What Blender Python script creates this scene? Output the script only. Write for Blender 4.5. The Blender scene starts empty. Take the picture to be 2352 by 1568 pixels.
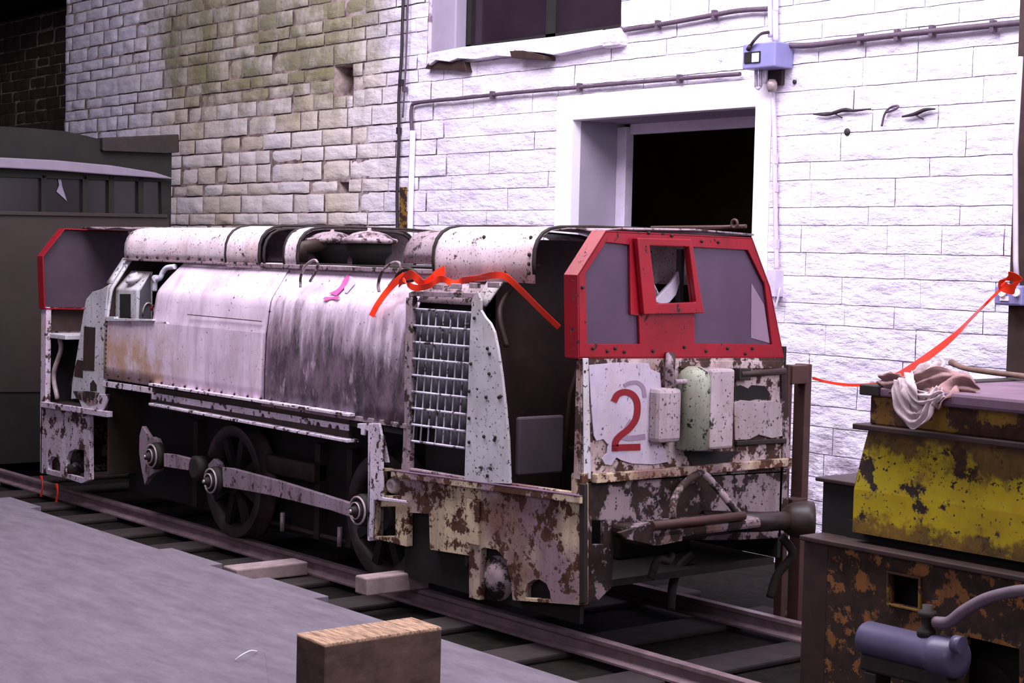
import bpy, bmesh, math, random
from mathutils import Vector, Matrix, noise
from mathutils.geometry import tessellate_polygon
random.seed(7)
SC = bpy.context.scene
COL = SC.collection
# ------------------------------------------------------------------ camera
FPX = 3900.0
yaw, pit, rol = (math.radians(a) for a in (-51.0, 2.86, 1.33))
CAM = Vector((5.22, -4.6, 1.50))
_w = Vector((math.sin(yaw)*math.cos(pit), math.cos(yaw)*math.cos(pit), -math.sin(pit)))
_r = Vector((math.cos(yaw), -math.sin(yaw), 0))
_u = _r.cross(_w)
_rr = math.cos(rol)*_r + math.sin(rol)*_u
_uu = -math.sin(rol)*_r + math.cos(rol)*_u
cd = bpy.data.cameras.new('camera'); cam = bpy.data.objects.new('camera', cd); COL.objects.link(cam)
cd.sensor_width = 36.0; cd.lens = FPX/2352*36.0; cd.clip_start = 0.05
M = Matrix((_rr, _uu, -_w)).transposed().to_4x4(); M.translation = CAM
cam.matrix_world = M
SC.camera = cam
def P(px, py, ax, v):
    """photo measurement -> point on the real plane (axis ax = v)"""
    d = _rr*((px-1176)/FPX) - _uu*((py-784)/FPX) + _w
    t = (v-CAM['xyz'.index(ax)])/d['xyz'.index(ax)]
    return CAM + d*t
# ------------------------------------------------------------------ light
SC.view_settings.view_transform = 'Standard'; SC.view_settings.look = 'None'
SC.view_settings.gamma = 1.0; SC.view_settings.use_curve_mapping = False
SC.view_settings.exposure = 0.0
wd = bpy.data.worlds.new('world'); SC.world = wd; wd.use_nodes = True
wd.node_tree.nodes['Background'].inputs[0].default_value = (0.78, 0.68, 0.86, 1)
wd.node_tree.nodes['Background'].inputs[1].default_value = 0.17
def area(name, loc, target, sx, sy, power, col):
    l = bpy.data.lights.new(name, 'AREA'); l.shape = 'RECTANGLE'; l.size = sx; l.size_y = sy
    l.energy = power; l.color = col
    o = bpy.data.objects.new(name, l); COL.objects.link(o); o.location = loc
    o.rotation_euler = (Vector(target)-Vector(loc)).to_track_quat('-Z', 'Y').to_euler()
    return o
# daylight from the roof glazing over the tracks, stronger towards the open right-hand end
area('roof_glazing', (-0.8, -0.6, 5.6), (-1.2, 1.5, 0.8), 8.0, 2.6, 900, (0.92, 0.875, 1.0))
area('open_end', (5.5, 0.9, 3.4), (-0.6, 2.6, 1.6), 3.0, 3.0, 290, (0.92, 0.88, 1.0))
area('side_daylight', (3.5, -7.5, 4.2), (-2.0, 0.5, 0.6), 5.0, 2.5, 120, (0.91, 0.865, 1.0))
# ------------------------------------------------------------------ mesh helpers
ORG = {}
def setp(o, label=None, cat=None, group=None, kind=None):
    if label: o['label'] = label
    if cat: o['category'] = cat
    if group: o['group'] = group
    if kind: o['kind'] = kind
    return o
def thing(name, loc, label, cat, group=None):
    o = bpy.data.objects.new(name, None); COL.objects.link(o); o.location = loc
    o.empty_display_size = .1
    ORG[o] = Vector(loc)
    return setp(o, label, cat, group)
class MB:
    def __init__(s): s.v = []; s.f = []; s.sm = []
    def add(s, vs, fs, smooth=False):
        n = len(s.v); s.v += [Vector(a) for a in vs]
        for f in fs: s.f.append([n+i for i in f]); s.sm.append(smooth)
        return s
    def box(s, a, b):
        (x0, y0, z0), (x1, y1, z1) = a, b
        vs = [(x, y, z) for x in (x0, x1) for y in (y0, y1) for z in (z0, z1)]
        return s.add(vs, [(0,1,3,2),(4,6,7,5),(0,4,5,1),(2,3,7,6),(0,2,6,4),(1,5,7,3)])
    def prism(s, loops, vec):
        """loops: list of closed 3D loops (outer, holes...) in one plane; vec: extrusion"""
        loops = [[Vector(p) for p in l] for l in loops]; vec = Vector(vec)
        tri = tessellate_polygon(loops); flat = [p for l in loops for p in l]; n = len(flat)
        fs = [tuple(t) for t in tri] + [tuple(i+n for i in t[::-1]) for t in tri]
        k = 0
        for l in loops:
            m = len(l)
            for i in range(m):
                a, b = k+i, k+(i+1) % m
                fs.append((a, b, b+n, a+n))
            k += m
        return s.add(flat+[p+vec for p in flat], fs)
    def tube(s, pts, r, seg=8, closed=False, smooth=True):
        pts = [Vector(p) for p in pts]; n = len(pts)
        rs = r if isinstance(r, (list, tuple)) else [r]*n
        up = Vector((0, 0, 1)); rings = []; prev = None
        for i, p in enumerate(pts):
            if closed: t = pts[(i+1) % n]-pts[i-1]
            else: t = pts[min(i+1, n-1)]-pts[max(i-1, 0)]
            t.normalize()
            if prev is None:
                a = up if abs(t.z) < .9 else Vector((1, 0, 0))
                nx = t.cross(a).normalized()
            else:
                nx = (prev-t*prev.dot(t)).normalized()
            prev = nx; ny = t.cross(nx)
            rings.append([p+(nx*math.cos(2*math.pi*k/seg)+ny*math.sin(2*math.pi*k/seg))*rs[i] for k in range(seg)])
        vs = [q for rg in rings for q in rg]; fs = []
        for i in range(n if closed else n-1):
            j = (i+1) % n
            for k in range(seg): fs.append((i*seg+k, i*seg+(k+1) % seg, j*seg+(k+1) % seg, j*seg+k))
        s.add(vs, fs, smooth)
        if not closed:
            m = len(s.v)-len(vs)
            s.f.append([m+k for k in range(seg)][::-1]); s.sm.append(False)
            s.f.append([m+(n-1)*seg+k for k in range(seg)]); s.sm.append(False)
        return s
    def lathe(s, c, axis, prof, seg=28, smooth=True):
        """prof: list of (distance along axis, radius)"""
        c = Vector(c); a = Vector(axis).normalized()
        t = Vector((0, 0, 1)) if abs(a.z) < .9 else Vector((1, 0, 0))
        x = a.cross(t).normalized(); y = a.cross(x)
        vs = []; fs = []
        for h, r in prof:
            for k in range(seg):
                an = 2*math.pi*k/seg
                vs.append(c+a*h+(x*math.cos(an)+y*math.sin(an))*max(r, 1e-4))
        for i in range(len(prof)-1):
            for k in range(seg): fs.append((i*seg+k, i*seg+(k+1) % seg, (i+1)*seg+(k+1) % seg, (i+1)*seg+k))
        s.add(vs, fs, smooth)
        if prof[0] == prof[-1]: return s
        m = len(s.v)-len(vs)
        s.f.append([m+k for k in range(seg)][::-1]); s.sm.append(False)
        s.f.append([m+(len(prof)-1)*seg+k for k in range(seg)]); s.sm.append(False)
        return s
    def grid(s, rows, smooth=True, thick=None):
        """rows: list of lists of points (same length)"""
        n, m = len(rows), len(rows[0])
        vs = [Vector(p) for r in rows for p in r]
        fs = [(i*m+j, i*m+j+1, (i+1)*m+j+1, (i+1)*m+j) for i in range(n-1) for j in range(m-1)]
        return s.add(vs, fs, smooth)
    def bar(s, a, b, w, h, up=(0, 0, 1)):
        a, b = Vector(a), Vector(b); t = (b-a).normalized()
        sd = t.cross(Vector(up)).normalized(); u = sd.cross(t)
        vs = [p+sd*i*w/2+u*j*h/2 for p in (a, b) for i in (-1, 1) for j in (-1, 1)]
        return s.add(vs, [(0,1,3,2),(4,6,7,5),(0,4,5,1),(2,3,7,6),(0,2,6,4),(1,5,7,3)])
    def build(s, name, mat, parent=None, bevel=0, solid=0, smooth_all=False, label=None, wobble=0):
        org = Vector((0, 0, 0))
        if parent is not None: org = ORG[parent]
        else:
            xs = [v.x for v in s.v]; ys = [v.y for v in s.v]; zs = [v.z for v in s.v]
            org = Vector(((min(xs)+max(xs))/2, (min(ys)+max(ys))/2, min(zs)))
        me = bpy.data.meshes.new(name)
        me.from_pydata([v-org for v in s.v], [], s.f); me.update()
        bm = bmesh.new(); bm.from_mesh(me)
        bmesh.ops.recalc_face_normals(bm, faces=bm.faces); bm.to_mesh(me); bm.free()
        if len(me.polygons) == len(s.sm):
            me.polygons.foreach_set('use_smooth', s.sm)
        o = bpy.data.objects.new(name, me); COL.objects.link(o)
        if mat: me.materials.append(mat)
        if parent is not None: o.parent = parent; ORG[o] = org
        else: o.location = org; ORG[o] = org
        if solid:
            m = o.modifiers.new('solid', 'SOLIDIFY'); m.thickness = solid; m.offset = 0
        if bevel:
            m = o.modifiers.new('bevel', 'BEVEL'); m.width = bevel; m.segments = 2; m.limit_method = 'ANGLE'; m.angle_limit = math.radians(35)
        if label: o['label'] = label
        return o
def spl(pts, n=8, closed=False):
    """Catmull-Rom through points"""
    pts = [Vector(p) for p in pts]; out = []; m = len(pts)
    rng = range(m) if closed else range(m-1)
    for i in rng:
        p1, p2 = pts[i], pts[(i+1) % m]
        p0 = pts[i-1] if (i > 0 or closed) else p1*2-p2
        p3 = pts[(i+2) % m] if (i+2 < m or closed) else p2*2-p1
        for k in range(n):
            t = k/n
            out.append(.5*((2*p1)+(-p0+p2)*t+(2*p0-5*p1+4*p2-p3)*t*t+(-p0+3*p1-3*p2+p3)*t**3))
    if not closed: out.append(pts[-1])
    return out
def poly(pts, ax, v): return [P(a, b, ax, v) for a, b in pts]
def circ(c, r, ax='x', n=16, a0=0, a1=360, rz=None):
    out = []
    for k in range(n+(0 if a1-a0 == 360 else 1)):
        a = math.radians(a0+(a1-a0)*k/n); ca, sa = math.cos(a)*r, math.sin(a)*(rz or r)
        out.append(Vector(c)+(Vector((ca, 0, sa)) if ax == 'y' else Vector((0, ca, sa))))
    return out
# ------------------------------------------------------------------ materials
def lin(c): return tuple(((x/255)/12.92 if x/255 <= .04045 else ((x/255+.055)/1.055)**2.4) for x in c)+(1,)
class NT:
    def __init__(s, name):
        s.m = bpy.data.materials.new(name); s.m.use_nodes = True; s.t = s.m.node_tree
        s.b = s.t.nodes['Principled BSDF']
        g = s.t.nodes.new('ShaderNodeNewGeometry'); s.pos = g.outputs['Position']
    def n(s, ty, ins={}, **kw):
        q = s.t.nodes.new(ty)
        for k, v in kw.items(): setattr(q, k, v)
        for k, v in ins.items():
            if isinstance(v, bpy.types.NodeSocket): s.t.links.new(v, q.inputs[k])
            else: q.inputs[k].default_value = v
        return q
    def noise(s, scale, det=6, rough=.6, st=(1, 1, 1), off=0, dist=0):
        mp = s.n('ShaderNodeMapping', {'Vector': s.pos, 'Scale': st, 'Location': (off, off*1.7, off*.6)})
        return s.n('ShaderNodeTexNoise', {'Vector': mp.outputs[0], 'Scale': scale, 'Detail': det, 'Roughness': rough, 'Distortion': dist}).outputs['Fac']
    def ramp(s, fac, a, b, va=0., vb=1.):
        return s.n('ShaderNodeMapRange', {'Value': fac, 'From Min': a, 'From Max': b, 'To Min': va, 'To Max': vb}, clamp=True).outputs[0]
    def mix(s, fac, a, b):
        q = s.t.nodes.new('ShaderNodeMix'); q.data_type = 'RGBA'
        for i, v in ((0, fac), (6, a), (7, b)):
            if isinstance(v, bpy.types.NodeSocket): s.t.links.new(v, q.inputs[i])
            else: q.inputs[i].default_value = v
        return q.outputs[2]
    def math(s, op, a, b=0.5):
        q = s.t.nodes.new('ShaderNodeMath'); q.operation = op
        for i, v in ((0, a), (1, b)):
            if isinstance(v, bpy.types.NodeSocket): s.t.links.new(v, q.inputs[i])
            else: q.inputs[i].default_value = v
        return q.outputs[0]
    def xyz(s): return s.n('ShaderNodeSeparateXYZ', {0: s.pos}).outputs
    def out(s, col, rough=.6, bump=None, bs=.3, bd=.01, metal=0, spec=.4):
        for k, v in (('Base Color', col), ('Roughness', rough), ('Metallic', metal)):
            if isinstance(v, bpy.types.NodeSocket): s.t.links.new(v, s.b.inputs[k])
            else: s.b.inputs[k].default_value = v
        s.b.inputs['Specular IOR Level'].default_value = spec
        if bump is not None:
            q = s.n('ShaderNodeBump', {'Height': bump, 'Strength': bs, 'Distance': bd})
            s.t.links.new(q.outputs[0], s.b.inputs['Normal'])
        return s.m
def plain(name, c, rough=.6, var=.25, scale=8, metal=0, bump=.2, spec=.4):
    k = NT(name); f = k.noise(scale, 6, .65)
    a = lin(c); b = tuple(x*(1-var) for x in a[:3])+(1,)
    return k.out(k.mix(k.ramp(f, .35, .65), b, a), rough, f, bump, .004, metal, spec)
_mo = [0]
def paint(name, c, rust=(58, 32, 24), chips=.5, scale=9, fine=.6, stain=None, stain_amt=.5, streak=.3, rough=.5, dirt=(70, 52, 50), spec=.4, alt=None):
    """flaking paint over rust; chips = threshold (higher -> more bare)"""
    k = NT(name); _mo[0] += 3.1; o = _mo[0]
    base = lin(c); c2 = tuple(x*.72 for x in base[:3])+(1,)
    col = k.mix(k.ramp(k.noise(4, 5, .6, (1, 1, 1), o), .35, .65), base, c2)
    if alt: col = k.mix(k.ramp(k.noise(1.6, 4, .6, (1, 1, 1), o+15), .44, .54), col, lin(alt))
    st = k.noise(7, 6, .7, (1.6, 1.6, .22), o+1)
    col = k.mix(k.math('MULTIPLY', k.ramp(st, .50, .72), streak), col, lin(dirt))
    if stain: col = k.mix(k.math('MULTIPLY', k.ramp(k.noise(2.6, 5, .6, (1, 1, 1), o+9), .5, .66), stain_amt), col, lin(stain))
    n1 = k.noise(scale, 9, .68, (1, 1, 1), o+2); th = 1-chips
    m1 = k.ramp(n1, th*.5+.235, th*.5+.265)
    n2 = k.noise(scale*7, 4, .6, (1, 1, 1), o+5)
    m2 = k.ramp(n2, .70-.08*fine, .73-.08*fine)
    msk = k.math('MAXIMUM', m1, k.math('MULTIPLY', m2, min(1, fine)))
    ru = lin(rust); r2 = tuple(x*.35 for x in ru[:3])+(1,)
    rc = k.mix(k.ramp(k.noise(22, 6, .7, (1, 1, 1), o+7), .35, .65), r2, ru)
    col = k.mix(msk, col, rc)
    h = k.math('SUBTRACT', k.math('MULTIPLY', k.noise(30, 5, .6, (1, 1, 1), o+3), .3), msk)
    return k.out(col, k.math('ADD', k.math('MULTIPLY', msk, .3), rough), h, .5, .004, 0, spec)
M_dark = plain('dark_iron', (44, 34, 30), .7, .5, 10)
M_black = plain('sooty_black', (26, 22, 20), .8, .4, 10)
M_brown = plain('dark_brown_steel', (60, 41, 38), .6, .45, 9)
M_rod = paint('worn_pale_rod', (158, 136, 150), (74, 52, 50), .33, 12, .9, streak=.8)
M_wheel = plain('oily_wheel_steel', (74, 58, 58), .5, .6, 9, .2)
M_bright = plain('worn_bright_steel', (190, 170, 172), .45, .5, 14, .3)
M_lilac = paint('lilac_white_rusted', (212, 194, 212), (78, 50, 44), .40, 12, 1, (170, 140, 130), .5, .4)
M_cream = paint('cream_rusted_paint', (214, 192, 160), (92, 54, 36), .46, 12, 1, (120, 78, 66), .85, .5, dirt=(96, 66, 56), alt=(150, 124, 132))
M_creamdark = paint('cream_heavily_rusted', (196, 176, 176), (74, 46, 38), .47, 9, 1, (120, 82, 70), .8, .7, dirt=(70, 48, 44))
M_white = paint('old_white_paint', (232, 216, 232), (70, 46, 44), .36, 22, 1.1, (200, 170, 140), .35, .35, dirt=(150, 126, 130))
M_plate = paint('grey_white_plate', (204, 200, 206), (64, 44, 40), .24, 9, 1, (176, 148, 132), .45, .45, dirt=(150, 136, 140))
M_cowl = paint('cowl_white_paint', (238, 218, 226), (88, 56, 52), .25, 12, 1.1, (196, 160, 150), .45, .5, dirt=(150, 116, 116))
M_cowl2 = paint('cowl_grey_dirty', (170, 148, 156), (66, 46, 46), .38, 12, 1, (110, 88, 92), .7, .8)
M_plate2 = paint('end_fitting_paint', (178, 162, 168), (60, 42, 38), .26, 10, 1, (150, 122, 108), .6, .5, dirt=(120, 100, 100))
M_panel2 = paint('number_panel_paint', (196, 182, 202), (72, 48, 42), .18, 9, .7, (186, 166, 160), .4, .3, dirt=(140, 118, 120))
M_green = paint('green_tinted_paint', (172, 176, 158), (48, 40, 34), .32, 12, 1, (120, 110, 90), .6, .5)
M_endlow = paint('end_lower_mottled', (160, 140, 146), (54, 36, 32), .52, 7, 1, (112, 78, 60), .8, .6)
M_red = paint('red_cab_paint', (150, 10, 30), (46, 12, 16), .24, 16, .7, (130, 20, 34), .5, .25, .38, dirt=(90, 14, 24))
M_red2 = plain('red_lettering', (128, 14, 26), .6, .15, 20)
M_ghost = plain('grey_overpainted_lettering', (146, 122, 146), .6, .2, 12)
M_mag = plain('magenta_paint_smear', (206, 96, 160), .5, .3, 14)
M_blue = plain('lilac_paint_smear', (196, 180, 226), .5, .2, 14)
M_grate = paint('grille_white', (214, 208, 222), (90, 70, 70), .36, 20, .8, streak=.3)
M_slat = plain('radiator_vane', (92, 88, 96), .5, .35, 12)
M_tape = plain('orange_red_tape', (255, 62, 30), .35, .12, 20, 0, .1)
M_yellow = paint('yellow_flaking_paint', (196, 172, 20), (52, 30, 20), .37, 8, 1, (150, 110, 16), .6, .2, dirt=(110, 80, 20))
def wagon_mat():
    m = M_yellow; k = NT.__new__(NT); k.m = m; k.t = m.node_tree; k.b = k.t.nodes['Principled BSDF']
    g = k.t.nodes.new('ShaderNodeNewGeometry'); k.pos = g.outputs['Position']; x, y, z = k.xyz()
    old = k.b.inputs['Base Color'].links[0].from_socket
    f = k.ramp(k.math('ADD', z, k.math('MULTIPLY', k.noise(5, 7, .7, (1, 1, 1), 21), .5)), 1.07, 1.12)
    f2 = k.ramp(k.math('ADD', k.math('MULTIPLY', z, -1), k.math('MULTIPLY', k.noise(9, 7, .7, (1, 1, 1), 23), .35)), -.46, -.42)
    rc = k.mix(k.ramp(k.noise(6, 7, .7, (1, 1, 1), 25), .4, .6), lin((60, 38, 24)), lin((118, 84, 30)))
    col = k.mix(k.math('MULTIPLY', f, .92), old, rc)
    col = k.mix(k.math('MULTIPLY', f2, .9), col, rc)
    k.t.links.new(col, k.b.inputs['Base Color'])
wagon_mat()
M_yrust = paint('yellow_rusted_brown', (150, 112, 30), (78, 46, 30), .52, 5, .9, (96, 56, 30), .9, .6, dirt=(70, 44, 28))
M_rust = paint('rusty_wagon_frame', (150, 96, 44), (58, 38, 26), .60, 13, .7, (70, 40, 26), .8, .7, dirt=(50, 34, 26))
M_rustpost = plain('rust_brown_post', (76, 48, 44), .65, .3, 14)
M_slabtop = plain('mauve_slab', (120, 92, 110), .6, .3, 7)
M_rag = plain('dirty_rag', (206, 184, 188), .9, .4, 16)
M_ragp = plain('pink_brown_rag', (160, 124, 122), .9, .4, 16)
M_wood = NT('sawn_timber')
_k = M_wood; _f = _k.noise(9, 6, .7, (1.2, 9, 9)); M_wood = _k.out(_k.mix(_k.ramp(_f, .36, .60), lin((96, 68, 56)), lin((180, 146, 118))), .8, _f, .5, .006)
M_woodside = NT('old_timber_side')
_k = M_woodside; _f = _k.noise(7, 6, .7, (1.2, 1.2, 2), 4); M_woodside = _k.out(_k.mix(_k.ramp(_f, .35, .68), lin((52, 38, 30)), lin((84, 62, 52))), .85, _f, .5, .006)
M_sleeper = plain('dark_sleeper_timber', (46, 35, 34), .8, .5, 9, 0, .5)
M_paletim = plain('pale_timber', (156, 134, 134), .8, .35, 12, 0, .5)
M_rail = plain('worn_rail_steel', (150, 126, 130), .36, .35, 12, .25)
M_switch = plain('blue_grey_enamel', (132, 128, 176), .45, .12, 8)
M_label = plain('white_label', (238, 232, 236), .6, .05)
M_cable = plain("grey_cable", (92, 74, 90), .6, .3, 20)
M_dcable = plain('dark_cable', (48, 36, 44), .6, .3, 20)
M_conduit = plain('pale_conduit', (206, 194, 214), .5, .15, 14)
M_whitepipe = plain('white_pipe', (240, 232, 244), .5, .05)
M_plaster = plain('white_plaster', (246, 238, 250), .8, .06, 6, 0, .2)
M_reveal = plain('lilac_grey_reveal', (160, 148, 168), .85, .12, 5)
M_pump = plain('dark_lilac_cylinder', (84, 78, 104), .4, .3, 7)
M_hose = plain('grey_rubber_hose', (110, 92, 104), .6, .3, 16)
M_stick = plain('old_stick', (120, 94, 84), .8, .3, 20)
M_van = plain('dim_van_panel', (50, 40, 36), .7, .2, 4)
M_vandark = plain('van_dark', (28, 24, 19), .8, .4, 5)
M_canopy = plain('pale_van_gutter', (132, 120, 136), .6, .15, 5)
# perspex pane: hazy lilac grey, slightly see-through
def pane_mat(name, c, alpha, rough=.35):
    k = NT(name); f = k.noise(3.5, 5, .6, (1, 1, 1), 3)
    m = k.out(k.mix(k.ramp(f, .3, .7), tuple(x*.7 for x in lin(c)[:3])+(1,), lin(c)), rough, None, spec=.5)
    k.b.inputs['Alpha'].default_value = alpha
    return m
M_pane = pane_mat('hazy_perspex', (84, 62, 86), .93)
M_inpane = pane_mat('dim_inner_perspex', (80, 66, 78), 1.0)
M_paneR = pane_mat('clean_perspex_strip', (150, 124, 146), .9)
M_glass = pane_mat('dark_window_glass', (46, 34, 44), .94, .12)  # tone noise stands in for reflections on the window glass
M_vglass = pane_mat('van_window_glass', (32, 25, 26), .96, .2)
# hood paint: white, tan stains low on the left, soot streaks on the corrugated part
def hood_mat():
    k = NT('hood_white_streaked'); x, y, z = k.xyz()
    base = k.mix(k.ramp(k.noise(3, 5, .6), .35, .65), lin((238, 218, 234)), lin((208, 186, 204)))
    st = k.noise(10, 6, .7, (1.3, 1, .12), 2)
    base = k.mix(k.math('MULTIPLY', k.ramp(st, .5, .7), .45), base, lin((150, 120, 130)))
    b2 = k.ramp(k.noise(4, 6, .7, (1, 1, .3), 31), .5, .66)
    base = k.mix(k.math('MULTIPLY', b2, k.ramp(z, 1.28, 1.1, 0, .5)), base, lin((176, 146, 150)))
    # tan stain patches
    tx = k.math('MULTIPLY', k.ramp(x, -3.30, -3.7), k.ramp(z, 1.06, .90))
    tn = k.math('MULTIPLY', k.ramp(k.noise(5, 7, .7, (1, 1, .8), 5), .41, .58), tx)
    base = k.mix(k.math('MULTIPLY', tn, .85), base, lin((186, 146, 112)))
    # oil and soot on the corrugated sheet, plus darker stripes at the rib spacing
    d = k.math('MULTIPLY', k.ramp(x, -2.56, -2.5), k.ramp(z, 1.36, .82))
    s2 = k.noise(5.5, 7, .7, (1.8, 1, .42), 7)
    a = k.ramp(k.math('ADD', s2, k.math('MULTIPLY', d, .5)), .60, .86)
    a = k.math('MULTIPLY', a, k.ramp(x, -2.56, -2.5))
    rib = k.n('ShaderNodeMath', {0: k.math('MULTIPLY', x, 2*math.pi/.098)}, operation='SINE').outputs[0]
    rb_ = k.math('MULTIPLY', k.math('MULTIPLY', k.ramp(rib, -.2, .9), k.ramp(x, -2.56, -2.5)), k.ramp(z, 1.26, 1.15))
    base = k.mix(k.math('MULTIPLY', rb_, .55), base, lin((120, 98, 112)))
    gr = k.mix(k.ramp(k.noise(7, 8, .75, (1, 1, .5), 41), .42, .6), lin((38, 28, 34)), lin((112, 90, 104)))
    gr = k.mix(k.math('MULTIPLY', k.ramp(k.noise(16, 5, .7, (1, 1, .4), 43), .6, .68), .6), gr, lin((190, 166, 184)))
    base = k.mix(k.math('MULTIPLY', a, .93), base, gr)
    n1 = k.noise(13, 9, .7, (1, 1, 1), 11); m1 = k.ramp(n1, .655, .675)
    n2 = k.noise(60, 3, .6, (1, 1, 1), 13); m2 = k.ramp(n2, .67, .70)
    ms = k.math('MAXIMUM', m1, m2)
    base = k.mix(ms, base, lin((84, 52, 44)))
    h = k.math('SUBTRACT', k.math('MULTIPLY', k.noise(14, 5, .6), .5), ms)
    return k.out(base, .48, h, .45, .006)
M_hood = hood_mat()
def deck_mat():
    k = NT('deck_grey_board'); f = k.noise(3.2, 8, .72, (1, 3.2, 1)); g = k.noise(26, 5, .6, (1, 3, 1), 3)
    c = k.mix(k.ramp(f, .36, .66), lin((92, 82, 92)), lin((112, 102, 112)))
    c = k.mix(k.math('MULTIPLY', k.ramp(g, .55, .75), .5), c, lin((80, 66, 72)))
    return k.out(c, .75, g, .3, .004)
M_deck = deck_mat()
def ballast_mat():
    k = NT('dark_ground'); f = k.noise(14, 8, .7)
    return k.out(k.mix(k.ramp(f, .4, .7), lin((18, 14, 11)), lin((38, 30, 26))), .9, f, .8, .03, spec=.15)
M_floor = ballast_mat()
def wall_mat():
    k = NT('painted_stone'); x, y, z = k.xyz()
    at = k.n('ShaderNodeAttribute', attribute_name='tint').outputs['Fac']
    white = k.mix(k.ramp(k.noise(5, 8, .7, (.6, 1, 2.2)), .42, .68), lin((242, 234, 247)), lin((206, 192, 220)))
    tan = k.mix(at, lin((206, 186, 160)), lin((238, 226, 226)))
    # damp zone left of the cable: x -9.6 .. -5.2
    zone = k.math('MULTIPLY', k.ramp(x, -9.9, -8.2), k.ramp(x, -4.4, -5.6))
    zn = k.math('ADD', k.math('MULTIPLY', zone, .62), k.math('MULTIPLY', k.math('SUBTRACT', k.noise(1.3, 5, .6), .5), 1.2))
    f1 = k.ramp(zn, .25, .62)
    c = k.mix(k.math('MULTIPLY', f1, .85), white, tan)
    # algae green high up
    gz = k.math('MULTIPLY', k.ramp(z, 2.2, 2.9), zone)
    gn = k.ramp(k.math('ADD', k.math('MULTIPLY', gz, .38), k.noise(2.2, 8, .72, (1, 1, .6), 6)), .66, .92)
    c = k.mix(k.math('MULTIPLY', gn, .85), c, lin((128, 124, 84)))
    # flaked paint, bare dark stone and dirt in the joints
    n1 = k.noise(6, 9, .72, (1, 1, 1.8), 8)
    fl = k.ramp(k.math('ADD', n1, k.math('MULTIPLY', zone, .035)), .685, .71)
    c = k.mix(k.math('MULTIPLY', fl, .8), c, lin((104, 80, 78)))
    low = k.math('MULTIPLY', k.ramp(z, .75, .35), k.ramp(k.noise(7, 7, .7, (1, 1, 1), 4), .47, .56))
    c = k.mix(k.math('MULTIPLY', low, .6), c, lin((128, 104, 116)))
    h = k.math('ADD', k.noise(16, 7, .65, (.7, 1, 1.6), 3), k.math('MULTIPLY', k.noise(3.5, 4, .6, (1, 1, 2.6), 5), 2.2))
    h = k.math('MULTIPLY', h, k.ramp(x, -6.5, -4.0, .4, 1.))
    return k.out(c, .85, h, .75, .02, spec=.2)
M_wall = wall_mat()
def mortar_mat():
    k = NT('old_mortar'); x, y, z = k.xyz()
    w = k.ramp(x, -6.0, -3.6)
    f = k.noise(7, 6, .65)
    old = k.mix(k.ramp(f, .35, .65), lin((92, 70, 66)), lin((190, 168, 164)))
    new = k.mix(k.ramp(f, .42, .50), lin((150, 124, 150)), lin((244, 236, 248)))
    return k.out(k.mix(w, old, new), .9, f, .5, .01, spec=.1)
M_mortar = mortar_mat()
# ------------------------------------------------------------------ the setting
WY = 2.6
xL = P(150, 290, 'y', WY).x          # left end of the white wall
door_px = [(1320, 275), (1740, 248)]
dx0, dx1, dz1 = P(1320, 275, 'y', WY).x, P(1740, 248, 'y', WY).x, P(1530, 261, 'y', WY).z
bx0, bx1, bz1 = P(1283, 275, 'y', WY).x, P(1776, 248, 'y', WY).x, P(1530, 200, 'y', WY).z
wx0, wx1, wz0 = P(985, 100, 'y', WY).x, P(1428, 90, 'y', WY).x, P(1200, 95, 'y', WY).z
hx0, hx1, hz0, hz1 = P(768, 200, 'y', WY).x, P(812, 200, 'y', WY).x, P(790, 220, 'y', WY).z, P(790, 150, 'y', WY).z
sx0, sx1, sz0, sz1 = P(780, 430, 'y', WY).x, P(803, 430, 'y', WY).x, P(790, 442, 'y', WY).z, P(790, 418, 'y', WY).z
def rect_cut(x0, x1, z0, z1, holes):
    """split a block rectangle so nothing covers a hole"""
    out = [(x0, x1, z0, z1)]
    for hx_0, hx_1, hz_0, hz_1 in holes:
        nxt = []
        for a, b, c, d in out:
            if b <= hx_0 or a >= hx_1 or d <= hz_0 or c >= hz_1: nxt.append((a, b, c, d)); continue
            if a < hx_0: nxt.append((a, hx_0, c, d))
            if b > hx_1: nxt.append((hx_1, b, c, d))
            m0, m1 = max(a, hx_0), min(b, hx_1)
            if c < hz_0: nxt.append((m0, m1, c, hz_0))
            if d > hz_1: nxt.append((m0, m1, hz_1, d))
        out = nxt
    return [r for r in out if r[1]-r[0] > .03 and r[3]-r[2] > .02]
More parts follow.
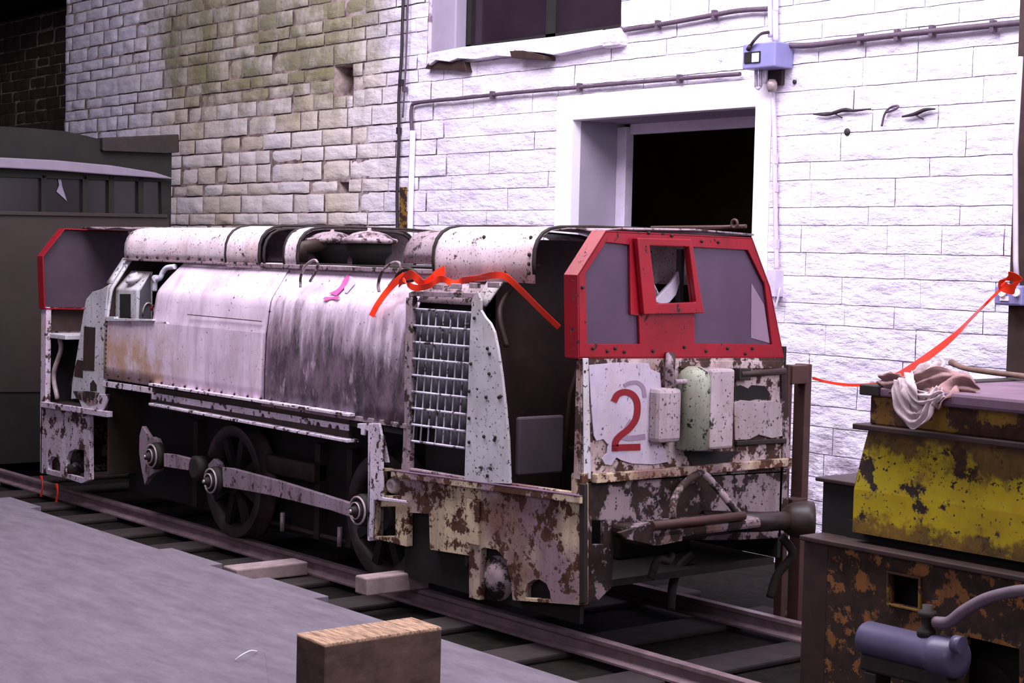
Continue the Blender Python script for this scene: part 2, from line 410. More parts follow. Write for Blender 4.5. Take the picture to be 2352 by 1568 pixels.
def stone_wall(name, x0, x1, y, z0, z1, holes, seed, side='back', thick=.45):
    rnd = random.Random(seed); bm = bmesh.new(); lay = bm.verts.layers.float.new('tint')
    z = z0
    while z < z1:
        hgt = rnd.choice([.10, .115, .13, .15, .165]); zt = min(z+hgt, z1)
        x = x0-rnd.random()*.3
        while x < x1:
            L = rnd.uniform(.2, .5) if x < -4.6 else rnd.uniform(.32, .85); xe = min(x+L, x1)
            xs = max(x, x0)
            dep = rnd.uniform(-.004, .016); tint = rnd.random()
            for a, b, c, d in rect_cut(xs, xe, z, zt, holes):
                g = .006 if x < -5 else .0022
                n, m = max(3, int((b-a)/.05)), 5
                vs = []
                for j in range(m+1):
                    row = []
                    for i in range(n+1):
                        u, w = i/n, j/m
                        px_, pz_ = a+g+(b-a-2*g)*u, c+g+(d-c-2*g)*w
                        e = min(u*n, (1-u)*n, w*m, (1-w)*m)
                        q = noise.noise(Vector((px_*7, pz_*14, seed)))
                        jit = noise.noise(Vector((px_*9, pz_*9, 5+seed)))*.005
                        k_ = 1 if px_ < -5.4 else (.35 if px_ > -4.4 else .6)
                        push = (dep+q*.012)*k_ if e >= .9 else dep*k_-(.009 if px_ < -5.4 else .0035)*k_-.0005
                        if e < .9: px_ += jit; pz_ += jit
                        v = bm.verts.new((px_, y-push-.01, pz_)); v[lay] = tint; row.append(v)
                    vs.append(row)
                for j in range(m):
                    for i in range(n):
                        f = bm.faces.new((vs[j][i], vs[j][i+1], vs[j+1][i+1], vs[j+1][i])); f.smooth = True
            x = xe
        z = zt
    me = bpy.data.meshes.new(name); bmesh.ops.recalc_face_normals(bm, faces=bm.faces)
    for f in bm.faces:
        if f.normal.y > 0: f.normal_flip()
    bm.to_mesh(me); bm.free(); me.materials.append(M_wall)
    o = bpy.data.objects.new(name, me); COL.objects.link(o); o['kind'] = 'structure'
    ORG[o] = Vector((0, 0, 0))
    # the mortar bed and the thickness of the wall behind the stone faces
    mb = MB()
    for a, b, c, d in rect_cut(x0, x1, z0, z1, holes): mb.box((a, y, c), (b, y+thick, d))
    mb.build('mortar', M_mortar, o)
    return o
ZG = -.20
holes = [(bx0, bx1, ZG, bz1), (wx0, wx1, wz0, 3.9), (hx0, hx1, hz0, hz1), (sx0, sx1, sz0, sz1)]
wall = stone_wall('wall_back', xL, 3.2, WY, ZG, 4.6, holes, 3)
mb = MB(); mb.box((hx0-.02, WY+.30, hz0-.02), (hx1+.02, WY+.34, hz1+.02)); mb.box((sx0-.02, WY+.12, sz0-.02), (sx1+.02, WY+.16, sz1+.02)); mb.build('socket_back', M_black, wall)
# recessed dim wall further left and the dark bay beyond it
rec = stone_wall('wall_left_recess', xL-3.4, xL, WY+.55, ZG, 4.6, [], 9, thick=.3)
rec.data.materials[0] = plain('shaded_recess_stone', (84, 62, 60), .9, .5, 6)  # shade of the recess is put into this darker stone colour
mb = MB(); mb.box((xL-.02, WY+.02, ZG), (xL+.10, WY+.6, 4.6)); mb.build('return_face', M_mortar, wall)
mb = MB(); mb.box((xL-.55, WY+.3, P(130, 300, 'y', WY).z), (xL-.05, WY+.44, P(130, 250, 'y', WY).z)); setp(mb.build('dark_bracket_box', M_black, None, .01), 'small dark box on the dim recessed wall above the dark van roof', 'box')
def struct(mb, name, mat, **k):
    o = mb.build(name, mat, **k); o['kind'] = 'structure'; return o
# door surround (smooth render), reveal and the dark room behind
mb = MB()
mb.prism([[(bx0, WY-.02, ZG), (bx0, WY-.02, bz1), (bx1, WY-.02, bz1), (bx1, WY-.02, ZG), (dx1, WY-.02, ZG), (dx1, WY-.02, dz1), (dx0, WY-.02, dz1), (dx0, WY-.02, ZG)]], (0, .08, 0))
struct(mb, 'trim_1', M_plaster, bevel=.006)
mb = MB(); mb.box((dx0-.1, WY+.06, ZG), (dx0, WY+.44, dz1+.1)); mb.box((dx1, WY+.06, ZG), (dx1+.1, WY+.44, dz1+.1)); mb.box((dx0-.1, WY+.06, dz1), (dx1+.1, WY+.44, dz1+.12))
struct(mb, 'door_1', M_reveal)
mb = MB(); mb.box((dx0, WY+.37, ZG), (dx0+.09, WY+.44, dz1-.02)); mb.box((dx0+.09, WY+.40, dz1-.07), (dx1, WY+.44, dz1))
struct(mb, 'trim_2', M_conduit, bevel=.005)
mb = MB()
for a, b in (((dx0-1.5, WY+2.6, ZG), (dx1+1.5, WY+2.7, 3.2)), ((dx0-1.6, WY+.5, ZG), (dx0-1.5, WY+2.7, 3.2)), ((dx1+1.5, WY+.5, ZG), (dx1+1.6, WY+2.7, 3.2)), ((dx0-1.6, WY+.45, 3.2), (dx1+1.6, WY+2.7, 3.3)), ((dx0-1.6, WY+.5, ZG-.05), (dx1+1.6, WY+2.7, ZG))): mb.box(a, b)
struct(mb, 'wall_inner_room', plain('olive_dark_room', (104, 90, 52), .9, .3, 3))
# window: deep pale reveal on the left, dark panes, mullion
gx0 = P(1040, 105, 'y', WY).x
mb = MB(); mb.box((wx0, WY+.02, wz0), (gx0-.0, WY+.12, 3.9)); struct(mb, 'trim_3', M_reveal, bevel=.01)
win = MB(); gy = WY+.14
win.box((gx0, gy-.02, wz0), (gx0+.05, gy+.04, 3.9)); win.box((wx1-.05, gy-.02, wz0), (wx1, gy+.04, 3.9)); win.box((gx0, gy-.02, wz0), (wx1, gy+.04, wz0+.05))
mx = P(1270, 60, 'y', gy).x; win.box((mx-.05, gy-.02, wz0), (mx+.05, gy+.04, 3.9))
win = struct(win, 'window_1', M_black)
for a, b in ((gx0+.05, mx-.05), (mx+.05, wx1-.05)):
    MB().box((a, gy, wz0+.04), (b, gy+.008, 3.9)).build('pane', M_glass, win)
mb = MB(); mb.box((mx+.12, gy+.25, wz0+.1), (wx1-.1, gy+.27, wz0+.75)); mb.build('curtain', plain('pale_torn_sheeting', (120, 108, 150), .8, .6, 4), win)
mb = MB(); mb.box((wx0, gy+.5, wz0-.1), (wx1+.2, gy+.55, 4.2)); mb.build('back_board', M_black, win)
# broken stone sill under the window
mb = MB()
mb.prism([poly([(984, 122), (1060, 108), (1150, 98), (1270, 84), (1382, 68), (1382, 104), (1330, 114), (1270, 126), (1238, 121), (1180, 116), (1172, 130), (1140, 128), (1092, 136), (1050, 134), (1030, 142), (1000, 138), (984, 150)], 'y', WY-.09)], (0, .12, 0))
setp(mb.build('window_sill', M_wall, None, .006), None, None, None, 'structure')
mb = MB()
a, b = P(975, 158, 'y', WY-.06), P(1060, 158, 'y', WY-.06)
mb.prism([[a, P(985, 142, 'y', WY-.06), P(1030, 138, 'y', WY-.06), P(1066, 142, 'y', WY-.06), P(1072, 165, 'y', WY-.06), P(1030, 160, 'y', WY-.06)]], (0, .08, 0))
setp(mb.build('broken_lintel_timber', M_brown, None, .004), 'ragged broken timber end under the left corner of the window sill', 'timber')
mb = MB(); mb.prism([[P(1170, 117, 'y', WY-.11), P(1200, 116, 'y', WY-.11), P(1250, 128, 'y', WY-.11), P(1250, 137, 'y', WY-.11), P(1175, 133, 'y', WY-.11)]], (0, .1, 0))
setp(mb.build('broken_lintel_timber', M_brown, None, .004), 'darker broken timber end under the right half of the window sill', 'timber')
mb = MB(); c0, c1 = P(1378, 110, 'y', WY-.08), P(1425, 62, 'y', WY-.08)
mb.box((c0.x, WY-.09, c0.z), (c1.x, WY+.05, c1.z)); setp(mb.build('stone_block', M_wall, None, .03), 'rough white painted stone at the right end of the window sill', 'stone')
# ground
mb = MB(); mb.box((-16, -7, ZG-.1), (7, WY+3, ZG)); struct(mb, 'floor', M_floor)
# rear and roof shell so that the shade is real (dark roof boarding, left bay)
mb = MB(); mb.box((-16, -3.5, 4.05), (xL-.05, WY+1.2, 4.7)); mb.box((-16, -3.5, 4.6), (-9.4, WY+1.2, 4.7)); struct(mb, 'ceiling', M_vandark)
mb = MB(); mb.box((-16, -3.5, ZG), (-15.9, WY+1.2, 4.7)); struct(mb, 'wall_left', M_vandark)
# ------------------------------------------------------------------ wall fittings
def wp(px, py, off=.03): return P(px, py, 'y', WY-off)
def cable(name, pts, r, mat, label, off=.045, cat='cable', clips=()):
    q = spl([wp(a, b, off) for a, b in pts], 8)
    mb = MB(); mb.tube(q, r, 7)
    for c in clips:
        p = wp(*c, off); mb.box((p.x-.012, WY-off-.012, p.z-r-.012), (p.x+.012, WY-.025, p.z+r+.012))
    return setp(mb.build(name, mat), label, cat)
cable('power_cable', [(946, 305), (945, 250), (962, 236), (1060, 226), (1170, 214), (1290, 204), (1400, 194), (1520, 184), (1620, 176), (1700, 170)], .013, M_cable, 'grey cable running from the switch box across above the doorway to the white pipe', clips=[(1130, 218), (1330, 200), (1560, 181)])
cable('power_cable', [(1425, 66), (1440, 68), (1540, 52), (1640, 34), (1700, 24), (1765, 20)], .015, M_cable, 'grey cable from the window corner to the conduit above the switch box', clips=[(1510, 57), (1640, 34)])
cable('power_cable', [(1812, 104), (1860, 104), (1960, 92), (2080, 78), (2200, 66), (2300, 56), (2342, 52), (2400, 46)], .017, M_cable, 'thick grey cable running right from the switch box to the edge of the picture', clips=[(1975, 90), (2060, 81), (2140, 71), (2280, 60)])
cable('drop_cable', [(936, -400), (927, -30), (924, 60), (922, 130), (916, 230), (916, 330), (912, 440), (913, 560)], .012, M_dcable, 'dark vertical cable hanging down the wall joint beside the damp stained stones', clips=[(921, 190), (915, 300)])
cable('drop_cable', [(947, -400), (938, -30), (934, 100), (930, 190), (925, 270)], .007, M_cable, 'thin grey cable just right of the dark vertical cable', clips=[(929, 205)])
cable('drop_pipe', [(948, 300), (945, 400), (941, 560)], .022, M_whitepipe, 'white vertical pipe standing on the wall behind the locomotive roof', cat='pipe')
mb = MB(); a = wp(925, 430, .0); b = wp(938, 520, 0)
mb.box((a.x, WY-.028, b.z-.3), (b.x, WY+.01, a.z)); setp(mb.build('timber_strip', paint('ochre_strip', (150, 112, 50), (60, 38, 26), .5, 12, 1), None, .004), 'rotten ochre timber strip between dark cable and white pipe', 'timber')
# conduits
cable('conduit', [(1766, -400), (1769, -20), (1770, 30), (1770, 85)], .017, M_conduit, 'left of the two pale conduits entering the switch box from above', .04, 'conduit')
cable('conduit', [(1779, -400), (1782, -20), (1781, 30), (1782, 95)], .017, M_conduit, 'right of the two pale conduits entering the switch box from above', .04, 'conduit')
cable('conduit', [(1774, 205), (1779, 300), (1780, 420), (1783, 560), (1784, 618)], .014, M_conduit, 'pale conduit running down beside the doorway below the switch box', .035, 'conduit', clips=[(1781, 365), (1782, 430), (1784, 560)])
mb = MB(); p = wp(1783, 640, .03); mb.box((p.x-.03, WY-.08, p.z-.1), (p.x+.035, WY-.0, p.z+.05)); mb.tube([p+Vector((0, -.03, -.09)), p+Vector((.03, -.03, -.16)), p+Vector((.05, -.02, -.05))], .008, 6)
setp(mb.build('junction_box', M_conduit, None, .008), 'small pale junction box at the lower end of the doorway conduit', 'box')
# switch box
q0, q1 = wp(1707, 160, .16), wp(1778, 95, .16)
sw = thing('switch_box', ((q0.x+q1.x)/2, WY-.08, q0.z), 'blue grey metal switch box with white label on the wall above the doorway', 'switch')
MB().box((q0.x, WY-.17, q0.z), (q1.x+.02, WY-.02, q1.z)).build('housing', M_switch, sw, .008)
c0, c1 = wp(1710, 146, .172), wp(1747, 117, .172)
MB().box((c0.x, WY-.178, c0.z), (c1.x, WY-.17, c1.z)).build('cover_plate', M_black, sw, .002)
c0, c1 = wp(1727, 143, .18), wp(1743, 121, .18)
MB().box((c0.x, WY-.182, c0.z), (c1.x, WY-.178, c1.z)).build('label_plate', M_label, sw)
mb = MB(); mb.tube(spl([wp(1722, 108, .18), wp(1733, 92, .19), wp(1748, 78, .14), wp(1765, 74, .06)]), .009, 6); mb.tube([wp(1717, 115, .185), wp(1724, 104, .185)], .012, 6)
mb.build('lever', M_dcable, sw)
c0, c1 = wp(1765, 198, .03), wp(1800, 128, .03)
MB().box((c0.x, WY-.04, c0.z), (c1.x, WY-.015, c1.z)).build('back_board', M_dcable, sw, .004)
mb = MB()
for x_, y0_, y1_ in ((1737, 160, 200), (1747, 160, 198), (1757, 160, 192)): mb.tube([wp(x_, y0_-2, .08), wp(x_, y1_, .08)], .011, 7)
mb.tube([wp(1737, 200, .08), wp(1742, 204, .08), wp(1747, 198, .08)], .009, 6)
mb.build('cable_tails', M_conduit, sw)
mb = MB(); p = wp(1773, 203, .07); mb.lathe(p, (0, 0, 1), [(-.02, .02), (0, .03), (.03, .03), (.05, .018)], 12); mb.build('gland', M_bright, sw)
# small marks and pegs in the wall
for (a, b, w_, h_, lb) in ((1947, 303, .02, .035, 'small dark hole in the white wall right of the doorway conduit'), (1826, 188, .012, .012, 'small rusty plug in the wall right of the switch box')):
    p = wp(a, b, .012); mb = MB(); mb.lathe(p, (0, 1, 0), [(-.012, w_*.4), (-.008, w_), (.03, w_)], 9)
    setp(mb.build('wall_plug', M_dcable), lb, 'plug')
for pts, lb in (([(1868, 262), (1900, 263), (1940, 252), (1960, 254), (2000, 250)], 'longer dark twig lodged in the joint of the white wall'), ([(2072, 268), (2100, 262), (2125, 252), (2148, 250)], 'shorter dark twig at the right in the white wall joint')):
    q = spl([wp(a, b, .035) for a, b in pts]); n = len(q)
    mb = MB(); mb.tube(q, [.004+.007*math.sin(math.pi*min(1, (i+1)/n)) for i in range(n)], 6); mb.tube([q[n//3], q[n//3]+Vector((.06, 0, -.03))], .004, 5)
    setp(mb.build('twig', M_dcable), lb, 'twig')
q = spl([wp(2025, 290, .03), wp(2032, 262, .03), wp(2045, 247, .03), wp(2062, 243, .04), (wp(2058, 250, .05)), wp(2036, 258, .03)]); mb = MB(); mb.tube(q, .006, 6)
setp(mb.build('wire_loop', M_cable), 'thin looped wire hanging from the white wall between the two twigs', 'wire')
# right edge post, socket with knotted tape
ex = P(2346, 400, 'y', WY-.5)
mb = MB(); mb.box((ex.x, WY-.56, ZG), (ex.x+.3, WY-.3, 4.6)); setp(mb.build('steel_column', M_brown), 'dark column at the right edge of the picture', 'column')
mb = MB(); mb.tube([P(2344, 130, 'y', WY-.62)+Vector((-.0, 0, 0)), P(2332, 350, 'y', WY-.62), P(2333, 600, 'y', WY-.62), P(2336, 655, 'y', WY-.62)], .012, 6)
p = P(2318, 680, 'y', WY-.6)
s2 = thing('socket_box', (p.x, WY-.6, p.z-.08), 'blue grey socket box at the right edge with orange tape knotted above it', 'socket')
mb.build('feed_pipe', M_conduit, s2)
mb2 = MB(); a, b = P(2288, 700, 'y', WY-.62), P(2352, 656, 'y', WY-.62); mb2.box((a.x, WY-.64, a.z), (b.x, WY-.5, b.z)); mb2.build('housing', M_switch, s2, .01)
mb2 = MB()
for u_ in (2303, 2335):
    mb2 = MB(); mb2.lathe(P(u_, 672, 'y', WY-.645), (0, 1, 0), [(-.01, .018), (0, .02)], 12); mb2.build('knob', M_label, s2)
mb2 = MB(); a, b = P(2296, 690, 'y', WY-.645), P(2316, 680, 'y', WY-.645); mb2.box((a.x, WY-.645, a.z), (b.x, WY-.64, b.z)); mb2.build('label_plate', M_label, s2)
# ------------------------------------------------------------------ tapes
def ribbon(pts, w, n=8, twist=None):
    """pts: list of (point, width direction)"""
    c = spl([p for p, d in pts], n); d = spl([d for p, d in pts], n)
    mb = MB(); mb.grid([[a-b.normalized()*w/2, a+b.normalized()*w/2] for a, b in zip(c, d)], False)
    return mb
V = Vector
# ------------------------------------------------------------------ track
RH = -.09
def rail(y, label):
    mb = MB(); s = [(-.045, -.17), (.045, -.17), (.045, -.158), (.010, -.148), (.010, -.118), (.024, -.108), (.024, -.09), (-.024, -.09), (-.024, -.108), (-.010, -.118), (-.010, -.148), (-.045, -.158)]
    mb.prism([[(-9.5, y+a, b) for a, b in s]], (15.5, 0, 0))
    return setp(mb.build('rail', M_rail, None, .002), label, 'rail', None)
RY = .14; RY2 = 1.11
rail(RY, 'near worn steel rail of the track, closest to the grey deck'); rail(RY2, 'far rail of the track under the far side of the locomotive')
k = 0; x = -8.8
slp = None
while x < 4.6:
    y0 = -.34 if k % 3 != 1 else -.28
    mb = MB(); mb.box((x-.11, y0, ZG+.0), (x+.11, 1.55, -.17))
    nm = setp(mb.build('sleeper', M_sleeper, None, .01), 'dark timber railway sleeper crossing under the two rails', 'sleeper', 'sleepers under the track')
    x += .62+random.uniform(-.03, .03); k += 1
# pale timbers between track and deck
def timber(name, px, top, L, w, h, mat, label, yaw=0, z=-.165):
    p = P(px, top, 'z', z+h); mb = MB(); c, s = math.cos(yaw), math.sin(yaw)
    vs = []
    for X in (0, w):
        for Y in (0, L):
            for Z in (z, z+h): vs.append((p.x+X*c-Y*s, p.y+X*s+Y*c, Z))
    mb.add(vs, [(0,1,3,2),(4,6,7,5),(0,4,5,1),(2,3,7,6),(0,2,6,4),(1,5,7,3)])
    return setp(mb.build(name, mat, None, .008), label, 'timber')
timber('timber_packing', 512, 1298, .42, .14, .07, M_paletim, 'pale timber packing piece between deck and rail, left one')
timber('timber_packing', 815, 1320, .36, .1, .085, M_paletim, 'whitish timber chock lying across the near rail below the wheel', z=-.088)
# deck
dz = -.02
e0, e1 = P(0, 1145, 'z', dz), P(1340, 1568, 'z', dz)
ydeck = (e0.y+e1.y)/2
mb = MB(); mb.box((-6.3, -6.0, dz-.03), (6.0, ydeck, dz))
deck = setp(mb.build('deck_sheet', M_deck, None, .004), 'large grey boarded deck sheet covering the lower left foreground', 'deck')
for i in range(7):
    mb = MB(); X = -6.2+i*1.7; mb.box((X, ydeck-.65, ZG), (X+.18, ydeck-.45, dz-.031))
    mb.build('support', M_sleeper, deck, .005)
# grey strips that show below the edge of the deck
for (a, b, c) in ((395, 435, 0), (560, 640, 1), (800, 845, 2)):
    pass
def strip(p0, p1, label):
    a, b = P(*p0, 'z', dz-.055), P(*p1, 'z', dz-.055)
    mb = MB(); mb.box((a.x, ydeck-.3, dz-.075), (b.x, max(a.y, b.y)+.0, dz-.031)); setp(mb.build('deck_batten', M_deck, None, .004), label, 'batten')
strip((395, 1268), (500, 1306), 'grey batten under the deck edge, the left one beside the pale packing timber')
strip((615, 1336), (742, 1382), 'grey batten under the deck edge, below the middle wheel')
strip((20, 1150), (95, 1172), 'grey batten under the deck edge at the far left of the deck')
# a second sheet lapping the first, its curled corner and a splinter
q = [P(180, 1568, 'z', dz+.003), P(560, 1495, 'z', dz+.01), P(605, 1495, 'z', dz+.015), P(612, 1568, 'z', dz+.003)]
mb = MB(); mb.prism([[V((p.x, p.y, dz)) for p in (P(-200, 1640, 'z', dz), P(180, 1572, 'z', dz), P(330, 1532, 'z', dz), P(540, 1496, 'z', dz), P(608, 1500, 'z', dz), P(625, 1640, 'z', dz))]], (0, 0, .006))
setp(mb.build('deck_patch', M_deck, None, .002), 'thin board lapped over the deck left of the timber block', 'board')
mb = MB(); mb.tube(spl([P(540, 1515, 'z', dz+.012), P(556, 1503, 'z', dz+.03), P(575, 1494, 'z', dz+.03), P(590, 1495, 'z', dz+.012)]), .0022, 5)
setp(mb.build('splinter', M_label), 'thin white splinter lying on the lapped board', 'splinter')
# timber block
A, B_, D_ = P(745, 1480, 'z', dz+.205), P(1016, 1440, 'z', dz+.205), P(680, 1455, 'z', dz+.205)
ux = (B_-A); uy = (D_-A)
bl = thing('timber_block', ((A.x+B_.x+D_.x+(B_+uy).x)/4, (A.y+B_.y+D_.y+(B_+uy).y)/4, dz), 'large squared timber block standing on the grey deck in the foreground', 'block')
def jz(p, z): return V((p.x, p.y, z))
C2 = B_+uy
mb = MB(); mb.prism([[jz(A, dz), jz(B_, dz), jz(C2, dz), jz(D_, dz)]], (0, 0, .20)); mb.build('body', M_woodside, bl, .008)
mb = MB(); mb.prism([[jz(A, dz+.193), jz(B_, dz+.193), jz(C2, dz+.193), jz(D_, dz+.193)]], (0, 0, .014)); mb.build('pale_top', M_wood, bl, .006, label='pale top face')  # top face coloured paler than the sides

# ================================================================== the locomotive
W = 1.25; XE = -5.36
loco = thing('mine_locomotive', (-2.68, .625, -.09), 'battered white mining locomotive with red framed cab window and red 2 on its end', 'locomotive')
def mid(pts): return pts
def px_prism(name, loops, ax, v, d, mat, parent=loco, bevel=.003, label=None):
    vec = {'x': (d, 0, 0), 'y': (0, d, 0), 'z': (0, 0, d)}[ax]
    mb = MB(); mb.prism([poly(l, ax, v) if not isinstance(l[0], Vector) else l for l in loops], vec)
    return mb.build(name, mat, parent, bevel, label=label)
def rect(a, b, c, d): return [(a, b), (c, b), (c, d), (a, d)]
# --- hood cross-section (y, z), shoulder then vertical side
SEC = [(.165, 1.434), (.152, 1.414), (.128, 1.38), (.104, 1.346), (.080, 1.31), (.058, 1.278), (.043, 1.256), (.033, 1.235), (.026, 1.20), (.018, 1.14), (.010, 1.08), (.005, 1.02), (.002, .94), (.0, .86), (.0, .78), (.0, .70)]
def hood(name, xa, xb, mat, off=0., ribs=False, zmin=.70, zmax=2, xleft=None, mirror=False, nx=40):
    sec = [p for p in SEC if zmin-1e-6 <= p[1] <= zmax]
    rows = []
    for yy, zz in sec:
        x0 = xleft(zz) if xleft else xa
        r = []
        for i in range(nx+1):
            X = x0+(xb-x0)*i/nx
            o = off
            if ribs: o += .0045*math.sin((X-xa)*2*math.pi/.098)*min(1, max(0, (1.33-zz)/.12))
            o += .004*noise.noise(V((X*2.2, zz*2.2, 1.3)))
            Y = yy+o; r.append((X, W-Y if mirror else Y, zz))
        rows.append(r)
    mb = MB(); mb.grid(rows); return mb.build(name, mat, loco, 0, .008)
xm = P(608, 915, 'y', 0).x; xg = P(938, 900, 'y', 0).x; xw0 = -4.405
zo = P(300, 735, 'y', 0).z
SEC0 = SEC; SEC = sorted(SEC+[(.0065, zo), (.0063, zo-.004)], key=lambda p: -p[1])
xe0, xe1 = P(352, 735, 'y', 0).x, P(425, 603, 'y', .14).x
def xl(z):
    if z < zo-.002: return xw0
    t = max(0, min(1, (z-zo)/(1.43-zo))); return xe0+(xe1-xe0)*max(0, (t-.5)/.5)**1.5
hood('hood_side_panel', xw0, xm, M_hood, -.010, zmin=.70, xleft=xl, nx=46)
SEC = SEC0
hood('corrugated_hood_panel', xm, xg, M_hood, 0, True, zmin=.70, nx=150)
hood('hood_side_panel', xw0, -.76, M_cowl, 0, mirror=True)
# bottom skirt under the corrugated sheet, vertical edge bars
MB().box((xg-.03, -.005, .48), (xg+.02, .03, 1.30)).build('grille_edge_bar', M_cowl2, loco, .004)
MB().box((-2.54, -.008, .685), (xg, .012, .71)).build('hood_bottom_strip', M_cowl2, loco, .003)
# panel joint beads and lift-up seam on the white sheet
mb = MB(); q0, q1 = P(432, 722, 'y', -.01), P(600, 728, 'y', -.01); mb.bar((q0.x, -.014, q0.z), (q1.x, -.009, q0.z-.003), .006, .004); mb.build('seam', M_brown, loco)
# bolts along the hood
def bolts(name, pts, r, ax, mat=M_dark):
    mb = MB()
    for p in pts:
        a = {'x': (1, 0, 0), 'y': (0, -1, 0), 'z': (0, 0, 1)}[ax]
        mb.lathe(p, a, [(-.002, r), (.005, r), (.008, r*.55)], 7, False)
    o = mb.build(name, mat, loco); o['kind'] = 'stuff'; return o
bl_ = []
for i in range(12): bl_.append(V((xw0+.03, -.012, .74+i*.028*1.0)))
for i in range(14): bl_.append(V((xw0+.06+i*.14, -.015, .725)))
for a, b in ((985, 720),): pass
bolts('hood_bolts', bl_, .007, 'y')
# --- opening at the left end: frame, header tank, cap, pipes
MB().box((xw0-.0, .03, 1.0), (-3.60, .30, 1.02)).build('opening_floor', M_dark, loco)
mb = MB(); mb.prism([poly([(243, 737), (350, 737), (350, 733), (262, 731), (262, 727), (243, 727)], 'y', -.022)], (0, .03, 0)); mb.build('opening_sill', M_plate, loco, .002)
def strip_sec(x0, x1, off, zlo, zhi, mat, name, thick=.008):
    sec = [p for p in SEC if zlo <= p[1] <= zhi]
    mb = MB(); mb.grid([[(x0, y+off, z), (x1, y+off, z)] for y, z in sec]); return mb.build(name, mat, loco, 0, thick)
strip_sec(-4.42, -4.375, -.012, 1.0, 1.5, M_plate, 'opening_frame', .012)
strip_sec(-4.47, -4.43, -.004, 1.0, 1.5, M_plate, 'end_flange', .012)
ty0 = .06
tx0, tx1 = P(264, 700, 'y', ty0).x, P(314, 700, 'y', ty0).x
tyb = P(351, 700, 'x', tx1).y; tzf = P(290, 664, 'y', ty0).z; tzb = min(1.40, P(345, 622, 'x', tx1).z)
mb = MB(); mb.prism([[V((tx0, ty0, 1.03)), V((tx0, ty0, tzf)), V((tx0, ty0+.02, tzf+.02)), V((tx0, tyb, tzb)), V((tx0, tyb, 1.03))]], (tx1-tx0, 0, 0))
tank = mb.build('header_tank', M_plate, loco, .008)
px_prism('tank_window', [rect(275, 675, 299, 729)], 'y', ty0-.004, .006, M_black, tank, 0)
mb = MB(); mb.prism([[V((tx1+.001, ty0+.014, 1.03)), V((tx1+.001, ty0+.02, tzf-.01)), V((tx1+.001, tyb-.02, tzb-.015)), V((tx1+.001, tyb-.01, 1.03))]], (.004, 0, 0)); mb.build('tank_side', M_slat, tank)
cyc = (ty0+tyb)/2+.02; mb = MB(); mb.tube([V((tx1+.01, cyc+(tyb-ty0)*.36*math.cos(math.pi*k_/10), 1.10+.07*math.sin(math.pi*k_/10))) for k_ in range(11)], .006, 6); mb.build('side_ring', M_bright, tank)
cz = tzf+(tzb-tzf)*.55; mb = MB(); mb.lathe(V(((tx0+tx1)/2+.02, ty0+(tyb-ty0)*.5, cz)), (0, -.5, 1), [(-.035, .045), (-.005, .050), (0, .062), (.015, .062), (.02, .047), (.022, .03), (.035, .026)], 20); mb.build('filler_cap', M_plate, tank)
mb = MB(); mb.tube(spl([P(355, 668, 'y', .07), P(358, 645, 'y', .07), P(368, 638, 'y', .08), P(374, 625, 'y', .09), P(384, 615, 'y', .10), P(402, 612, 'y', .11)]), .016, 9)
mb.lathe(P(358, 640, 'y', .07), (1, 0, 0), [(-.012, .024), (.012, .024)], 10); mb.build('coolant_pipe', M_grate, loco)
mb = MB(); mb.tube([P(352, 700, 'y', .05), P(346, 712, 'y', .04)], .008, 6); mb.build('drain_tap', M_red, loco)
# --- cowl along the top
CW = [(.128, 1.425), (.122, 1.47), (.126, 1.52), (.142, 1.56), (.170, 1.592), (.21, 1.612), (.27, 1.622), (.45, 1.628)]
CWF = CW+[(W-y, z) for y, z in CW[::-1]]
def xs(px, py=597, y=.128): return P(px, py, 'y', y).x
def cowl(name, xa, xb, mat, g=0., zlow=1.425, nx=24, thick=.008, full=True, sag=True):
    rows = []
    src = CWF if full else CW
    for yy, zz in src:
        if yy < W/2: Y = yy-g
        else: Y = yy+g
        Z = zz+g*.8 if zz > 1.44 else zlow
        rows.append([(xa+(xb-xa)*i/nx, Y+.003*noise.noise(V((i*.5, zz*4, xa))), Z+.003*noise.noise(V((i*.4+3, yy*4, xa)))) for i in range(nx+1)])
    mb = MB(); mb.grid(rows); return mb.build(name, mat, loco, 0, thick)
c0 = xs(288); c1 = xs(530); c2 = xs(603); c3 = xs(657); c4 = xs(688); c5 = xs(925); c6 = xs(1003, 620); c7 = -.457
cowl('top_cowl', c0, c1, M_cowl); cowl('top_cowl_joint', c1-.02, c2, M_cowl, .012, 1.405); cowl('cowl_strap', c3, c4, M_cowl, .004)
def arch(name, x, mat=M_dark, w=.014, g=.004, h=.012):
    mb = MB(); pts = [(x, (yy-g if yy < W/2 else yy+g), zz+(g if zz > 1.5 else 0)) for yy, zz in CWF]
    rows = [[(a-w/2, b, c_), (a+w/2, b, c_)] for a, b, c_ in pts]; mb.grid(rows); return mb.build(name, mat, loco, 0, h)
for xx_, g_ in ((c1-.02, .016), (c2, .016), (c3, .008), (c4, .008), (c2+.02, 0)): arch('cowl_edge_strip', xx_, g=g_)
